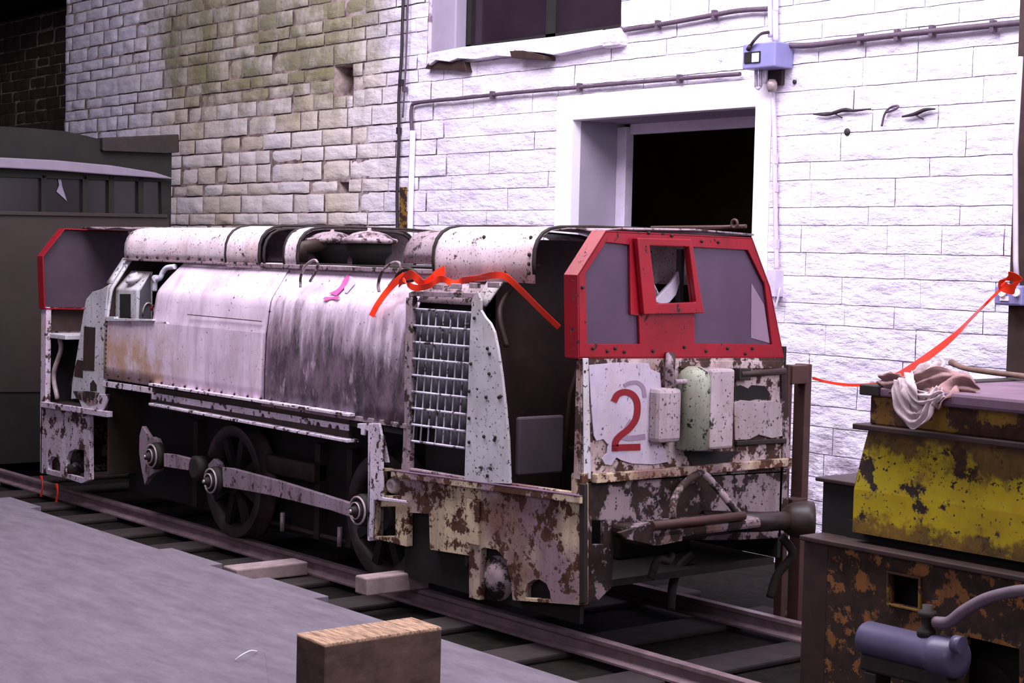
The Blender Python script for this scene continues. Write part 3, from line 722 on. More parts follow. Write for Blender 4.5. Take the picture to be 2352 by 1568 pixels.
# grey cowl behind the filters and the big cowl by the cab
cowl('rear_grey_cowl', c5, c6+.05, M_cowl2, -.012, 1.50, 10)
cowl('cab_end_cowl', c6, c7, M_cowl, .010, 1.385, 16)
arch('cowl_edge_strip', c6, g=.015); arch('cowl_edge_strip', c7, g=.014)
mb = MB(); mb.bar(V((c0, .118, 1.428)), V((c2, .112, 1.424)), .016, .012); mb.build('cowl_bottom_flange', M_cowl2, loco, .002)
mb = MB(); mb.box((c2, .11, 1.41), (c6, .16, 1.432)); mb.build('cowl_rail', M_cowl2, loco, .003)
mb = MB(); mb.box((c2, .16, 1.40), (c6, W-.16, 1.44)); mb.build('engine_deck', M_dark, loco, .003)
bolts('cowl_bolts', [V((c0+.05+i*.13, .118, 1.445)) for i in range(10)]+[V((c1+.1+i*.12, .10, 1.432)) for i in range(3)], .008, 'y')
bolts('cowl_end_bolts', [V((c7-.03, .108-.0, z)) for z in (1.43, 1.47, 1.51)]+[V((c7-.06, .14, 1.585)), V((-.85, .14, 1.585))], .009, 'y')
# engine inside
MB().box((-4.2, .24, .35), (-.90, W-.24, 1.40)).build('engine_block', M_black, loco, .02)
mb = MB(); mb.tube([(xs(630), .3, 1.44), (xs(630), .3, 1.52), (xs(630)+.0, .45, 1.55)], .04, 10); mb.build('exhaust_elbow', M_brown, loco)
# air filters
for (fx, fy, yy) in ((763, 545, .52), (848, 549, .34)):
    c = P(fx, fy, 'y', yy); z1 = 1.60-(.0 if yy < .4 else .0)
    mb = MB(); mb.lathe((c.x, yy, 1.44), (0, 0, 1), [(0, .085), (.03, .088), (.06, .118), (.115, .118)], 28); f = mb.build('air_filter', M_black, loco)
    mb = MB(); mb.lathe((c.x, yy, 1.553), (0, 0, 1), [(-.004, .13), (.0, .146), (.012, .150), (.022, .144), (.028, .118), (.032, .114), (.048, .085), (.058, .05), (.062, .014), (.066, .010), (.078, .010)], 36); mb.build('filter_lid', M_cowl2, f)
# things seen on the roof line
mb = MB(); mb.box((P(1118, 520, 'y', .4).x, .38, 1.632), (P(1172, 520, 'y', .4).x, .6, 1.648)); mb.build('roof_hatch', M_brown, loco, .003)
mb = MB(); mb.tube([V((-.40, .75, 1.645)), V((.0, .80, 1.65)), V((.12, .82, 1.655))], .009, 7); rr = V((.07, .80, 1.665)); mb.tube(circ(rr, .018, 'y', 12), .006, 6, True); mb.build('roof_rod', M_rustpost, loco)
# lifting loops and the dark ring on the shoulder
mb = MB(); mb.tube(spl([P(a, b, 'y', .05) for a, b in ((690, 660), (691, 635), (703, 609), (722, 597), (730, 606), (726, 622), (712, 646))]), .007, 7); mb.build('lifting_loop', M_cowl2, loco)
mb = MB(); mb.tube(spl([P(a, b, 'y', .045) for a, b in ((871, 670), (869, 653), (877, 625), (898, 606), (915, 603), (920, 614), (912, 632), (894, 656))]), .008, 7); mb.build('lifting_loop', M_cowl2, loco)
mb = MB(); mb.tube(spl([P(a, b, 'y', .03) for a, b in ((910, 640), (918, 626), (938, 618), (954, 626), (953, 640), (935, 646), (918, 648))], 6, True), .010, 8, True); mb.build('shackle_ring', M_dark, loco)
# magenta paint smear on the shoulder
def smear(path, wd, mat, name, lift=.006):
    def yy(z):
        for (a, b), (c_, d) in zip(SEC, SEC[1:]):
            if d <= z <= b: return a+(c_-a)*(b-z)/(b-d)
        return 0
    q_ = spl([V((a, b, w_)) for (a, b), w_ in zip(path, wd)], 8); rows = []
    for a, b, w_ in q_:
        r = []
        for s_ in (-1, -.5, 0, .5, 1):
            p = P(a+s_*w_, b+s_*w_*.3, 'y', .05)
            for _ in range(4): p = P(a+s_*w_, b+s_*w_*.3, 'y', yy(min(1.43, p.z))-lift-.008)
            r.append(p)
        rows.append(r)
    mb = MB(); mb.grid(rows); return mb.build(name, mat, loco)
smear([(800, 632), (794, 645), (786, 658), (776, 668), (764, 676)], [3, 6, 5, 6, 9], M_mag, 'paint_smear')
smear([(745, 688), (755, 684), (768, 684), (778, 680)], [4, 8, 8, 3], M_mag, 'paint_smear', .008)
smear([(806, 634), (808, 646), (800, 656), (794, 672)], [3, 8, 9, 3], M_blue, 'paint_smear', .005)
# --- radiator grille end
gz = lambda px, py: P(px, py, 'y', 0)
px_prism('grille_surround', [[(938, 672), (948, 668), (1088, 672), (1088, 1103), (921, 1078), (930, 960), (938, 800)], [(946, 680), (1084, 684), (1070, 1096), (924, 1072), (934, 960), (942, 800)]], 'y', .0, .03, M_cowl2)
strip_sec(xg-.02, -.74, .0, 1.26, 1.41, M_cowl2, 'grille_shoulder')
mb = MB()
for i in range(5):
    t = i/4; p = P(962+t*170, 660-t*6, 'y', .02); mb.box((p.x-.035, -.004+.02, p.z-.012), (p.x+.035, .03, p.z+.012))
mb.build('header_flange', M_cowl2, loco, .003)
core = MB().box((xg+.01, .10, .40), (-.78, .16, 1.33)).build('radiator_core', M_black, loco)
TL, TR, BL, BR = gz(947, 709), gz(1081, 718), gz(925, 1010), gz(1063, 1029)
def bil(u, v, y): 
    p = (TL*(1-u)+TR*u)*(1-v)+(BL*(1-u)+BR*u)*v; return V((p.x, y+.02, p.z))
mb = MB()
for j in range(9): mb.tube([bil(u/6, j/8, -.012+.002*math.sin(u*2+j)) for u in range(7)], .0062, 6)
for i in range(9): 
    mb.tube([bil(i/8, v/8, -.002) for v in range(9)], .0045, 6)
grl = mb.build('radiator_grille', M_grate, loco)
mb = MB()
for i in range(8):
    for j in range(8):
        if (i, j) in ((1, 7), (2, 7), (3, 7)): continue
        a = bil((i+.12)/8, j/8, .0); b = bil((i+.12)/8, (j+1)/8, .0)
        rows = []
        for q in (a, b):
            rows.append([q+V((dx, dy, 0)) for dx, dy in ((0, 0), (.008, .016), (.02, .028), (.032, .034))])
        mb.grid(rows)
o = mb.build('radiator_vanes', M_slat, grl, 0, .003)
# light side plate beside the grille, curved rear edge; mirrored at the far cab
PL = [(1066, 1106), (1068, 1040), (1074, 900), (1079, 760), (1083, 690), (1097, 668), (1104, 690), (1104, 712), (1113, 727), (1126, 742), (1135, 762), (1143, 800), (1152, 860), (1160, 930), (1167, 1010), (1171, 1111)]
plate = px_prism('cab_side_plate', [PL], 'y', -.012, .014, M_plate)
mpts = [V((-4.87-(p.x+.456), p.y, p.z)) for p in poly(PL, 'y', -.012)]
def shl(x0, x1, name, mat, off, x2=None):
    sec = [p for p in SEC if 1.26 <= p[1]]
    mb = MB(); rows = []
    for i, (y, z) in enumerate(sec):
        d = .05*(1-i/len(sec)) if x2 is None else 0
        rows.append([(x0, y+off, z), (x1+d, y+off, z)])
    mb.grid(rows); return mb.build(name, mat, loco, 0, .01)
shl(-.79, -.715, 'shoulder_flange', M_plate, -.012)
arc_ = [V((-.62, .10, 1.10)), V((-.66, .09, 1.22)), V((-.68, .12, 1.30)), V((-.64, .2, 1.42)), V((-.6, .26, 1.47))]
mb = MB(); mb.tube(spl(arc_), .012, 8); mb.build('inner_edge_trim', M_brown, loco)
bolts('plate_bolts', [P(a, b, 'y', -.013) for a, b in ((1075, 745), (1072, 800), (1090, 730), (1120, 800), (1125, 812), (1082, 835), (1124, 858), (1078, 898), (1117, 912), (1146, 912), (1150, 910), (1078, 960), (1112, 1002), (1138, 1004), (1136, 1010), (1078, 1015), (1120, 1092))], .008, 'y')
# bulkhead, cab floor, seat, far side sheet
mb = MB(); mb.prism([[V((-.80, .03, .1)), V((-.80, .03, 1.25)), V((-.80, .15, 1.40)), V((-.80, .15, 1.58)), V((-.80, W-.15, 1.58)), V((-.80, W-.15, 1.4)), V((-.80, W-.03, 1.25)), V((-.80, W-.03, .1))]], (.02, 0, 0)); mb.build('cab_bulkhead', M_brown, loco, .003)
MB().box((-.78, .03, .12), (-.02, W-.03, .15)).build('cab_floor', M_dark, loco)
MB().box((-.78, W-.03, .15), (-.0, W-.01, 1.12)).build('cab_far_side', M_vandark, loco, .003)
MB().box((-.76, .55, .15), (-.34, 1.0, .62)).build('seat_box', M_vandark, loco, .01)
mb = MB(); a, b = P(1190, 958, 'x', -.55), P(1290, 1085, 'x', -.55); mb.box((-.57, a.y, b.z), (-.54, b.y, a.z)); mb.build('grey_back_board', plain('dull_mauve_board', (98, 84, 92), .7, .15), loco, .01)
mb = MB()
for a in ((-.5, .35, .9, 1.2), (-.45, .6, 1.0, 1.15)): mb.tube([V((a[0], a[1], .6)), V((a[0]+.03, a[1], a[2])), V((a[0]+.12, a[1]+.03, a[3]))], .012, 7)
mb.build('control_lever', M_brown, loco)
mb = MB(); mb.lathe((-.72, .64, 1.20), (1, 0, 0), [(0, .05), (.03, .05)], 16); mb.build('gauge', M_slat, loco)
# cab roof sheet
mb = MB(); mb.grid([[(-.46+(.46)*i/8, .25+.1*0, 1.622+.006*math.sin(i*1.1)) for i in range(9)], [(-.46+.46*i/8, W/2, 1.634) for i in range(9)], [(-.46+.46*i/8, W-.25, 1.622) for i in range(9)]]); mb.build('cab_roof', M_cowl2, loco, 0, .008)
mb = MB(); mb.grid([[(XE+.9*i/8, .27, 1.622+.006*math.sin(i*1.7)) for i in range(9)], [(XE+.9*i/8, W/2, 1.634) for i in range(9)], [(XE+.9*i/8, W-.25, 1.622) for i in range(9)]]); mb.build('cab_roof', M_cowl2, loco, 0, .008)
# --- red framed end windows
FO = [(1330, 822), (1328, 632), (1392, 531), (1727, 547), (1768, 660), (1800, 820)]
H1 = [(1349, 790), (1345, 628), (1392, 556), (1447, 562), (1449, 722), (1468, 724), (1470, 790)]
H2 = [(1593, 567), (1718, 574), (1757, 654), (1774, 791), (1596, 788)]
H3 = [(1480, 563), (1574, 567), (1588, 694), (1496, 698)]
def fl(l, x): return [V((x, p.y, p.z)) for p in poly(l, 'x', 0)]
def end_frame(x, s, detail):
    mb = MB(); mb.prism([fl(FO, x), fl(H1, x), fl(H2, x), fl(H3, x)], (-.012*s, 0, 0)); fr = mb.build('window_frame', M_red, loco, .003)
    mb = MB(); o = fl(FO, x); d = V((-.085*s, 0, 0)); mb.grid([[p, p+d] for p in o]+[[o[0], o[0]+d]], False); mb.build('frame_return', M_red, fr, 0, .008)
    for h, m, nm in ((H1, M_pane, 'window_pane'), (H2, M_pane, 'window_pane')):
        q = fl(h, x-.016*s); c_ = sum(q, V((0, 0, 0)))/len(q)
        mb = MB(); mb.prism([[c_+(p-c_)*1.04 for p in q]], (-.005*s, 0, 0)); mb.build(nm, m, fr)
    return fr
fr = end_frame(0, 1, True)
mb = MB(); mb.prism([fl([(1731, 650), (1760, 700), (1773, 788), (1730, 776)], -.013)], (-.002, 0, 0)); mb.build('clean_pane_strip', M_paneR, fr)
ff = end_frame(XE, -1, False)
q = fl(FO, XE+.016); c_ = sum(q, V((0, 0, 0)))/len(q)
mb = MB(); mb.prism([[V((p.x, c_.y+(p.y-c_.y)*.97, c_.z+(p.z-c_.z)*.97)) for p in q]], (.006, 0, 0)); mb.build('inner_pane', M_inpane, ff)
HO = [(1452, 546), (1576, 549), (1606, 718), (1468, 721)]; HH = [(1481, 564), (1571, 567), (1587, 693), (1497, 697)]
mb = MB(); mb.prism([fl(HO, .006), fl(HH, .006)], (.026, 0, 0)); hf = mb.build('hatch_frame', M_red, loco, .004)
px_prism('headlamp_shade', [[(1494, 692), (1510, 674), (1535, 648), (1553, 622), (1555, 650), (1546, 678), (1532, 694), (1515, 700)]], 'x', -.10, .02, M_conduit, bevel=.006)
mb = MB(); a = P(1560, 630, 'x', -.12); mb.box((-.14, a.y, 1.30), (-.11, a.y+.02, 1.55)); mb.build('inner_post', M_slat, loco)
rb = [(1362, 800), (1395, 806), (1413, 800), (1434, 808), (1500, 806), (1530, 812), (1572, 797), (1622, 806), (1671, 800), (1728, 800), (1712, 812), (1490, 535), (1543, 541), (1612, 554), (1650, 556), (1470, 630), (1471, 646), (1338, 660)]
bolts('frame_bolts', [P(a, b, 'x', .002) for a, b in rb], .007, 'x', M_dark)
# --- body end with the number
px_prism('end_plate', [[(1337, 822), (1802, 822), (1808, 1085), (1337, 1110)]], 'x', 0, -.02, M_creamdark)
px_prism('end_lower_plate', [[(1337, 1105), (1808, 1080), (1812, 1235), (1700, 1240), (1412, 1240), (1405, 1350), (1375, 1378), (1337, 1390)], rect(1360, 1195, 1386, 1250)], 'x', 0, -.02, M_endlow)
mb = MB(); a, b = P(1358, 1094, 'x', 0), P(1806, 1064, 'x', 0); mb.box((-.0, a.y, a.z-.025), (.035, b.y, a.z+.012)); mb.build('end_flange', M_cream, loco, .003)
px_prism('corner_angle', [[(1337, 822), (1350, 822), (1356, 1100), (1339, 1100)]], 'x', .0, .006, M_plate)
mb = MB(); a, b = P(1337, 830, 'x', 0), P(1337, 1100, 'x', 0); mb.box((-.03, -.006, b.z), (.006, .0, a.z)); mb.build('corner_angle_side', M_creamdark, loco, .002)
NP = [(1351, 838), (1420, 832), (1488, 834), (1492, 846), (1500, 850), (1514, 856), (1518, 900), (1510, 905), (1512, 960), (1515, 1012), (1526, 1036), (1534, 1060), (1512, 1064), (1500, 1066), (1450, 1064), (1424, 1056), (1414, 1050), (1402, 1068), (1388, 1066), (1380, 1052), (1392, 1040), (1394, 1020), (1384, 1008), (1368, 1012), (1362, 1000), (1356, 930)]
npn = px_prism('number_panel', [NP], 'x', .004, .006, M_panel2, bevel=.001)
def stroke(path, w, x, mat, name, parent, close=True):
    pts = [V((a, b, 0)) for a, b in path]; pts = spl(pts, 6)
    L, R_ = [], []
    for i, p in enumerate(pts):
        t = (pts[min(i+1, len(pts)-1)]-pts[max(i-1, 0)]).normalized(); n_ = V((-t.y, t.x, 0))
        L.append(P(*(p+n_*w/2)[:2], 'x', x)); R_.append(P(*(p-n_*w/2)[:2], 'x', x))
    mb = MB(); mb.grid([[a, b] for a, b in zip(L, R_)], False); return mb
def glyph(name, parts_, x, mat):
    mb = MB()
    for path, w in parts_:
        m2 = stroke(path, w, x, mat, name, npn); mb.add(m2.v, m2.f)
    return mb.build(name, mat, npn, 0, .0012)
glyph('overpainted_number', [([(1433, 886), (1448, 879), (1465, 879), (1477, 890), (1481, 912)], 9), ([(1426, 1002), (1445, 1006), (1482, 1002)], 12), ([(1450, 965), (1440, 980), (1428, 1000)], 9)], .0115, M_ghost)
glyph('painted_number', [([(1410, 922), (1419, 906), (1436, 900), (1453, 906), (1463, 922), (1464, 945), (1459, 965), (1444, 985), (1424, 1001), (1414, 1015), (1413, 1036)], 14.5), ([(1406, 1028), (1471, 1026)], 15)], .0128, M_red2)
# fittings on the end
px_prism('corner_angle_bolts', [rect(1341, 850, 1345, 856)], 'x', .006, .004, M_dark)
mb = MB(); a, b = P(1507, 1018, 'x', .06), P(1563, 890, 'x', .06); mb.box((.0, a.y, a.z), (.075, b.y, b.z)); mb.build('switch_cover', M_plate2, loco, .02)
c0_, c1_ = P(1592, 1030, 'x', .05), P(1592, 842, 'x', .05)
mb = MB(); mb.lathe((.045, c0_.y, c0_.z), (0, 0, 1), [(0, .072), (c1_.z-c0_.z-.06, .072), (c1_.z-c0_.z-.02, .06), (c1_.z-c0_.z, .03)], 24); mb.build('sand_pipe', M_green, loco)
mb = MB(); a, b = P(1622, 1032, 'x', .09), P(1682, 846, 'x', .09); mb.box((.0, a.y, a.z), (.11, b.y, b.z)); mb.build('end_box', M_plate2, loco, .012)
mb = MB(); a = P(1538, 890, 'x', .04); mb.tube([V((.04, a.y, a.z)), V((.04, a.y, a.z+.09)), V((.02, a.y+.02, a.z+.14))], .022, 9); a = P(1550, 877, 'x', .06); mb.tube([a, a+V((0, .09, .0))], .012, 8); mb.build('vertical_pipe', M_cowl2, loco)
mb = MB(); a, b = P(1700, 859, 'x', .03), P(1802, 852, 'x', .03); mb.tube([a, b], .016, 9); mb.build('handrail', M_brown, loco)
px_prism('lock_plate', [rect(1684, 845, 1710, 872)], 'x', .0, .04, M_dark)
px_prism('vent_slot', [[(1686, 888), (1700, 884), (1718, 892), (1726, 884), (1755, 886), (1768, 905), (1764, 918), (1736, 916), (1716, 921), (1700, 916), (1686, 920)]], 'x', .001, .003, M_black, bevel=0)
px_prism('side_cover_plate', [[(1684, 924), (1700, 918), (1736, 922), (1768, 920), (1794, 926), (1797, 1000), (1770, 1006), (1740, 998), (1720, 1008), (1686, 1010)]], 'x', .002, .008, M_plate2)
px_prism('top_cover_strip', [[(1560, 828), (1792, 828), (1794, 846), (1560, 846)]], 'x', .001, .008, M_creamdark)
px_prism('right_edge_angle', [[(1790, 850), (1803, 850), (1812, 1075), (1796, 1078)]], 'x', .001, .012, M_endlow)
px_prism('dark_recess', [[(1570, 1036), (1700, 1036), (1680, 1050), (1660, 1070), (1640, 1082), (1590, 1070)]], 'x', .001, .005, M_black, bevel=0)
px_prism('ledge', [[(1686, 1012), (1800, 1006), (1800, 1016), (1686, 1022)]], 'x', .001, .02, M_dark)
# coupling
mb = MB(); mb.tube(spl([P(a, b, 'x', x_) for a, b, x_ in ((1545, 1192, .16), (1545, 1160, .15), (1560, 1125, .12), (1590, 1096, .08), (1614, 1088, .07), (1640, 1112, .08), (1668, 1145, .12), (1698, 1182, .16))], 6), .017, 9); mb.build('coupling_hoop', M_endlow, loco)
mb = MB(); a, b = P(1440, 1218, 'x', .1), P(1705, 1180, 'x', .1); mb.box((0, a.y, b.z-.045), (.22, b.y, b.z)); mb.build('buffer_casting', M_endlow, loco, .015)
mb = MB(); a, b = P(1490, 1195, 'x', .2), P(1700, 1180, 'x', .2); mb.tube([V((.22, a.y, b.z-.005)), V((.22, b.y, b.z-.005))], .02, 9)
mb.build('coupling_bar', M_rustpost, loco)
mb = MB(); mb.box((.0, .25, .31), (.10, .95, .36)); a, b = P(1440, 1250, 'x', .05), P(1570, 1215, 'x', .05); mb.build('buffer_plate', M_brown, loco, .01)
px_prism('torn_plate_edge', [[(1415, 1222), (1500, 1196), (1560, 1204), (1560, 1240), (1500, 1252), (1430, 1236)]], 'x', .20, .02, M_endlow)
c = P(1842, 1194, 'x', .22); mb = MB(); mb.tube([V((.02, c.y-.42, c.z)), V((.16, c.y-.2, c.z)), c], [.05, .045, .04], 12); mb.lathe(c, (.65, .75, 0), [(-.09, .045), (-.05, .075), (.02, .088), (.05, .085), (.055, .035), (.02, .03)], 24); mb.build('buffer_arm', plain('oily_dark_casting', (54, 40, 37), .45, .5, 12), loco)
mb = MB(); mb.tube(spl([V((.15, c.y-.05, c.z-.08)), V((.17, c.y-.0, c.z-.16)), V((.12, c.y-.04, c.z-.26)), V((.1, c.y-.06, c.z-.36))]), .02, 8); mb.build('brake_hose', M_dark, loco)
mb = MB(); p = P(1515, 1285, 'x', .08); mb.tube(spl([p+V((-.02, -.03, -.08)), p+V((0, -.01, 0)), p+V((0, .05, -.01)), p+V((-.02, .09, .01))]), .018, 8); mb.build('hook', M_dark, loco)
mb = MB(); mb.tube(spl([P(1540, 1400, 'x', -.1), P(1546, 1340, 'x', -.1), P(1562, 1300, 'x', -.1), P(1590, 1275, 'x', -.1)]), .02, 8); mb.build('guard_hoop', M_dark, loco)
# --- side frame at the near end
SF = [(872, 1073), (900, 1078), (1170, 1110), (1312, 1130), (1312, 1086), (1337, 1086), (1337, 1390), (1177, 1378), (1172, 1330), (1162, 1288), (1142, 1263), (1112, 1257), (1104, 1262), (1100, 1378), (1077, 1372), (1077, 1276), (987, 1262), (985, 1180), (935, 1177), (934, 1255), (846, 1232), (846, 1145), (868, 1142)]
arch_h = [(1206, 1372), (1206, 1356), (1212, 1340), (1226, 1331), (1240, 1331), (1255, 1342), (1263, 1360), (1264, 1377)]
px_prism('side_frame', [SF, rect(876, 1082, 918, 1138), rect(862, 1163, 908, 1231), arch_h], 'y', 0, .035, M_cream)
mb = MB(); a, b = P(900, 1083, 'y', -.02), P(1335, 1143, 'y', -.02)
mb.bar(V((a.x, -.012, a.z-.01)), V((b.x, -.012, b.z-.01)), .03, .03); mb.build('frame_top_flange', M_cream, loco, .004)
mb = MB(); mb.bar(V((a.x, -.010, a.z+.007)), V((b.x, -.010, b.z+.007)), .036, .004); mb.build('flange_top_face', M_slabtop, loco)
mb = MB(); a, b = P(1105, 1150, 'y', 0), P(1112, 1255, 'y', 0)
mb.box((a.x-.09, -.012, b.z), (a.x, .0, a.z)); mb.build('frame_strap', M_cream, loco, .003)
px_prism('corner_post', [[(1330, 1110), (1342, 1112), (1342, 1385), (1330, 1388)]], 'y', -.012, .02, M_dark)
mb = MB(); p = P(1142, 1328, 'y', .03); mb.lathe(p, (0, -1, 0), [(-.06, .085), (-.02, .10), (.0, .10), (.01, .07), (.03, .055), (.035, .02)], 24); mb.build('axle_box_cover', M_endlow, loco)
MB().box((-1.28, .04, -.02), (-.02, .06, .45)).build('inner_frame', M_black, loco)
# white angle post and lamp
px_prism('angle_post', [[(820, 972), (870, 972), (876, 1000), (878, 1142), (934, 1150), (934, 1156), (858, 1148), (852, 1235), (845, 1233), (845, 990), (838, 986), (836, 1000), (828, 998), (828, 984), (820, 982)]], 'y', -.02, .014, M_white)
mb = MB(); mb.box((P(848, 1000, 'y', -.02).x, -.02, .12), (P(853, 1000, 'y', -.02).x, .06, .60)); mb.build('post_return', M_white, loco, .003)
p = P(897, 1115, 'y', .02); mb = MB(); mb.lathe(p+V((0, .04, 0)), (.15, -1, .0), [(-.02, .05), (.0, .05), (.02, .042), (.045, .032), (.05, .02), (.03, .01)], 20); mb.build('sand_filler', M_bright, loco)
mb = MB(); mb.prism([poly([(868, 990), (880, 1000), (892, 1062), (884, 1062)], 'y', .01)], (0, .01, 0)); mb.build('brace', M_white, loco, .002)
# --- running board
def rbar(p0, p1, h, y0, y1, name, mat):
    a, b = P(*p0, 'y', y0), P(*p1, 'y', y0)
    mb = MB(); mb.prism([[a, b, b-V((0, 0, h)), a-V((0, 0, h))]], (0, y1-y0, 0)); return mb.build(name, mat, loco, .002)
rbar((345, 888), (802, 958), .07, -.004, .02, 'beam_web', M_brown); rbar((341, 880), (799, 950), .014, -.05, .02, 'beam_top_flange', M_white)
rbar((341, 925), (797, 1010), .014, -.05, .02, 'beam_bottom_flange', M_white)
rbar((345, 915), (800, 990), .05, -.003, .02, 'beam_lower_web', M_brown)
U = V((0, 0, 0)); a0, a1 = P(348, 901, 'y', -.012), P(799, 975, 'y', -.012); b0, b1 = P(348, 916, 'y', -.012), P(799, 989, 'y', -.012)
bot = []
nots = [361, 378, 396, 487, 603, 710, 731, 758, 775]
xx0 = [P(n_, 920, 'y', -.012).x for n_ in nots]
def zb(x): t = (x-b0.x)/(b1.x-b0.x); return b0.z+(b1.z-b0.z)*t
bot.append(b0)
for xc in xx0:
    r_ = .022
    for k_ in range(9):
        an = math.pi*k_/8; X = xc-r_*math.cos(an); bot.append(V((X, b0.y, zb(X)+r_*.95*math.sin(an))))
bot.append(b1)
mb = MB(); mb.prism([[a0, a1]+bot[::-1]], (0, .008, 0)); mb.build('notched_strip', M_white, loco)
rbar((236, 874), (347, 890), .035, -.014, .01, 'beam_end_piece', M_white)
# --- underframe, wheels, rods
MB().box((-4.55, .235, -.02), (-1.25, .26, .72)).build('main_frame', M_black, loco)
MB().box((-4.55, W-.26, -.02), (-1.25, W-.235, .72)).build('main_frame', M_black, loco)
MB().box((-4.5, .0, .655), (-1.26, W, .68)).build('under_tray', M_black, loco)
mb = MB()
for xx_ in (-3.62, -2.3, -2.0): MB().box((xx_, .18, .0), (xx_+.05, .235, .5)).build('spring_hanger', M_dark, loco)
def wheel(x, y, s, first=True):
    zc = RH+.31
    mb = MB(); mb.lathe((x, y, zc), (0, 1, 0), [(-.045*s, .31), (-.045*s, .255), (.03*s, .25), (.05*s, .255), (.05*s, .335), (.03*s, .34), (.018*s, .313), (-.045*s, .31)], 56)
    t = mb.build('wheel_tyre', M_wheel, loco)
    mb = MB()
    for k_ in range(8):
        an = math.pi/4*k_+.3; d = V((math.sin(an), 0, math.cos(an)))
        mb.bar(V((x, y-.015*s, zc))+d*.05, V((x, y-.02*s, zc))+d*.262, .05, .028, (0, 1, 0))
    mb.build('wheel_spokes', M_black, t)
    mb = MB(); mb.lathe((x, y, zc), (0, 1, 0), [(-.05*s, .07), (.05*s, .075)], 22); mb.build('wheel_hub', M_dark, t)
for xx_ in (-3.02, -1.56):
    wheel(xx_, .146, 1); wheel(xx_, W-.146, -1)
    mb = MB(); mb.tube([(xx_, .1, RH+.31), (xx_, W-.1, RH+.31)], .04, 10); mb.build('axle', M_dark, loco)
def crank(px, py, rp, y, name='crank_pin', prec=None):
    p = P(px, py, 'y', y); mb = MB()
    mb.lathe(p, (0, -1, 0), [(-.05, .078), (-.02, .08), (-.01, .078), (-.005, .062), (.004, .060), (.006, .045), (.02, .043), (.022, .022), (.045, .02), (.047, .012)], 26)
    o = mb.build(name, M_dark, loco); 
    mb = MB(); mb.tube([q+V((0, -.008, 0)) for q in circ(p, .066, 'y', 24)], .006, 6, True); mb.tube([q+V((0, -.022, 0)) for q in circ(p, .04, 'y', 20)], .004, 6, True); mb.lathe(p, (0, -1, 0), [(.045, .012), (.055, .008)], 8); mb.build('pin_rings', M_bright, o)
    return p
crank(350, 1047, 0, -.02); crank(486, 1104, 0, -.02); crank(824, 1172, 0, -.02)
px_prism('crank_web', [[(326, 978), (342, 1004), (349, 1003), (360, 1008), (368, 1030), (370, 1060), (364, 1082), (350, 1088), (340, 1098), (332, 1113), (325, 1080), (319, 1040), (320, 1000)]], 'y', .03, .03, M_rod)
px_prism('crank_web', [[(478, 1066), (490, 1053), (502, 1062), (510, 1085), (510, 1110), (505, 1125), (490, 1135), (478, 1110)]], 'y', .03, .03, M_rod)
px_prism('crank_web', [[(816, 1158), (826, 1138), (832, 1145), (836, 1162), (838, 1200), (826, 1205)]], 'y', .03, .03, M_rod)
px_prism('coupling_rod', [[(376, 1041), (400, 1044), (440, 1054), (446, 1060), (432, 1080), (376, 1071)]], 'y', -.0, .028, M_rod)
px_prism('coupling_rod', [[(510, 1073), (530, 1075), (640, 1104), (812, 1158), (806, 1188), (760, 1172), (620, 1137), (560, 1126), (512, 1118)]], 'y', -.0, .028, M_rod)
mb = MB(); p = P(455, 1075, 'y', .02); mb.lathe(p, (0, -1, 0), [(-.05, .07), (.02, .072), (.03, .05)], 20); mb.build('rod_knuckle', M_dark, loco)
mb = MB(); a, b = P(520, 1110, 'y', .2), P(800, 1190, 'y', .2); 
mb.tube([V((-3.0, .2, .02)), V((-1.7, .2, .02))], .014, 7); mb.build('brake_rod', M_brown, loco)
for xx_ in (-2.02, -2.58):
    mb = MB(); mb.tube([V((xx_, .16, .10)), V((xx_, .16, -.0))], .014, 8); mb.build('drain_stub', M_bright, loco)
MB().box((-2.75, .14, .30), (-2.25, .23, .40)).build('battery_box', M_brown, loco, .01)
# --- far (left) end
LF = [(92, 930), (205, 946), (206, 1102), (187, 1110), (150, 1098), (92, 1085)]
px_prism('side_frame', [LF, [(110, 1078), (110, 1060), (120, 1048), (131, 1050), (138, 1064), (138, 1084)], [(152, 1088), (152, 1055), (158, 1038), (172, 1031), (193, 1034), (193, 1098)]], 'y', 0, .03, M_lilac)
mb = MB(); mb.lathe(P(173, 1075, 'y', .06), (0, -1, 0), [(-.02, .05), (.02, .045), (.03, .03), (.05, .03), (.055, .01)], 16); mb.build('axle_box_cover', M_endlow, loco)
rbar((92, 922), (245, 945), .035, -.03, .01, 'frame_top_flange', M_lilac)
px_prism('cab_side_plate', [[(163, 916), (165, 884), (177, 808), (191, 720), (197, 688), (212, 670), (232, 664), (247, 655), (240, 735), (243, 872), (238, 905), (228, 945), (190, 940), (180, 915)]], 'y', -.012, .012, M_plate)
px_prism('bare_metal_patch', [[(193, 749), (219, 752), (216, 852), (190, 850)], ], 'y', -.0135, .002, M_brown, bevel=0)
px_prism('bare_metal_patch', [[(177, 826), (190, 828), (190, 868), (170, 864), (172, 842)]], 'y', -.0135, .002, M_brown, bevel=0)
px_prism('bare_metal_patch', [[(168, 898), (200, 898), (228, 902), (222, 915), (228, 926), (205, 932), (190, 920), (176, 916)]], 'y', -.0135, .002, M_endlow, bevel=0)
px_prism('bare_metal_patch', [[(207, 880), (214, 872), (222, 884), (222, 898), (207, 898)]], 'y', -.0135, .002, M_brown, bevel=0)
mb = MB(); mb.prism([poly([(228, 905), (250, 905), (244, 925), (228, 955), (218, 950)], 'y', -.014)], (0, .012, 0)); mb.build('bracket', M_lilac, loco, .003)
shl(-4.50, -4.44, 'shoulder_flange', M_plate, -.012, 1)
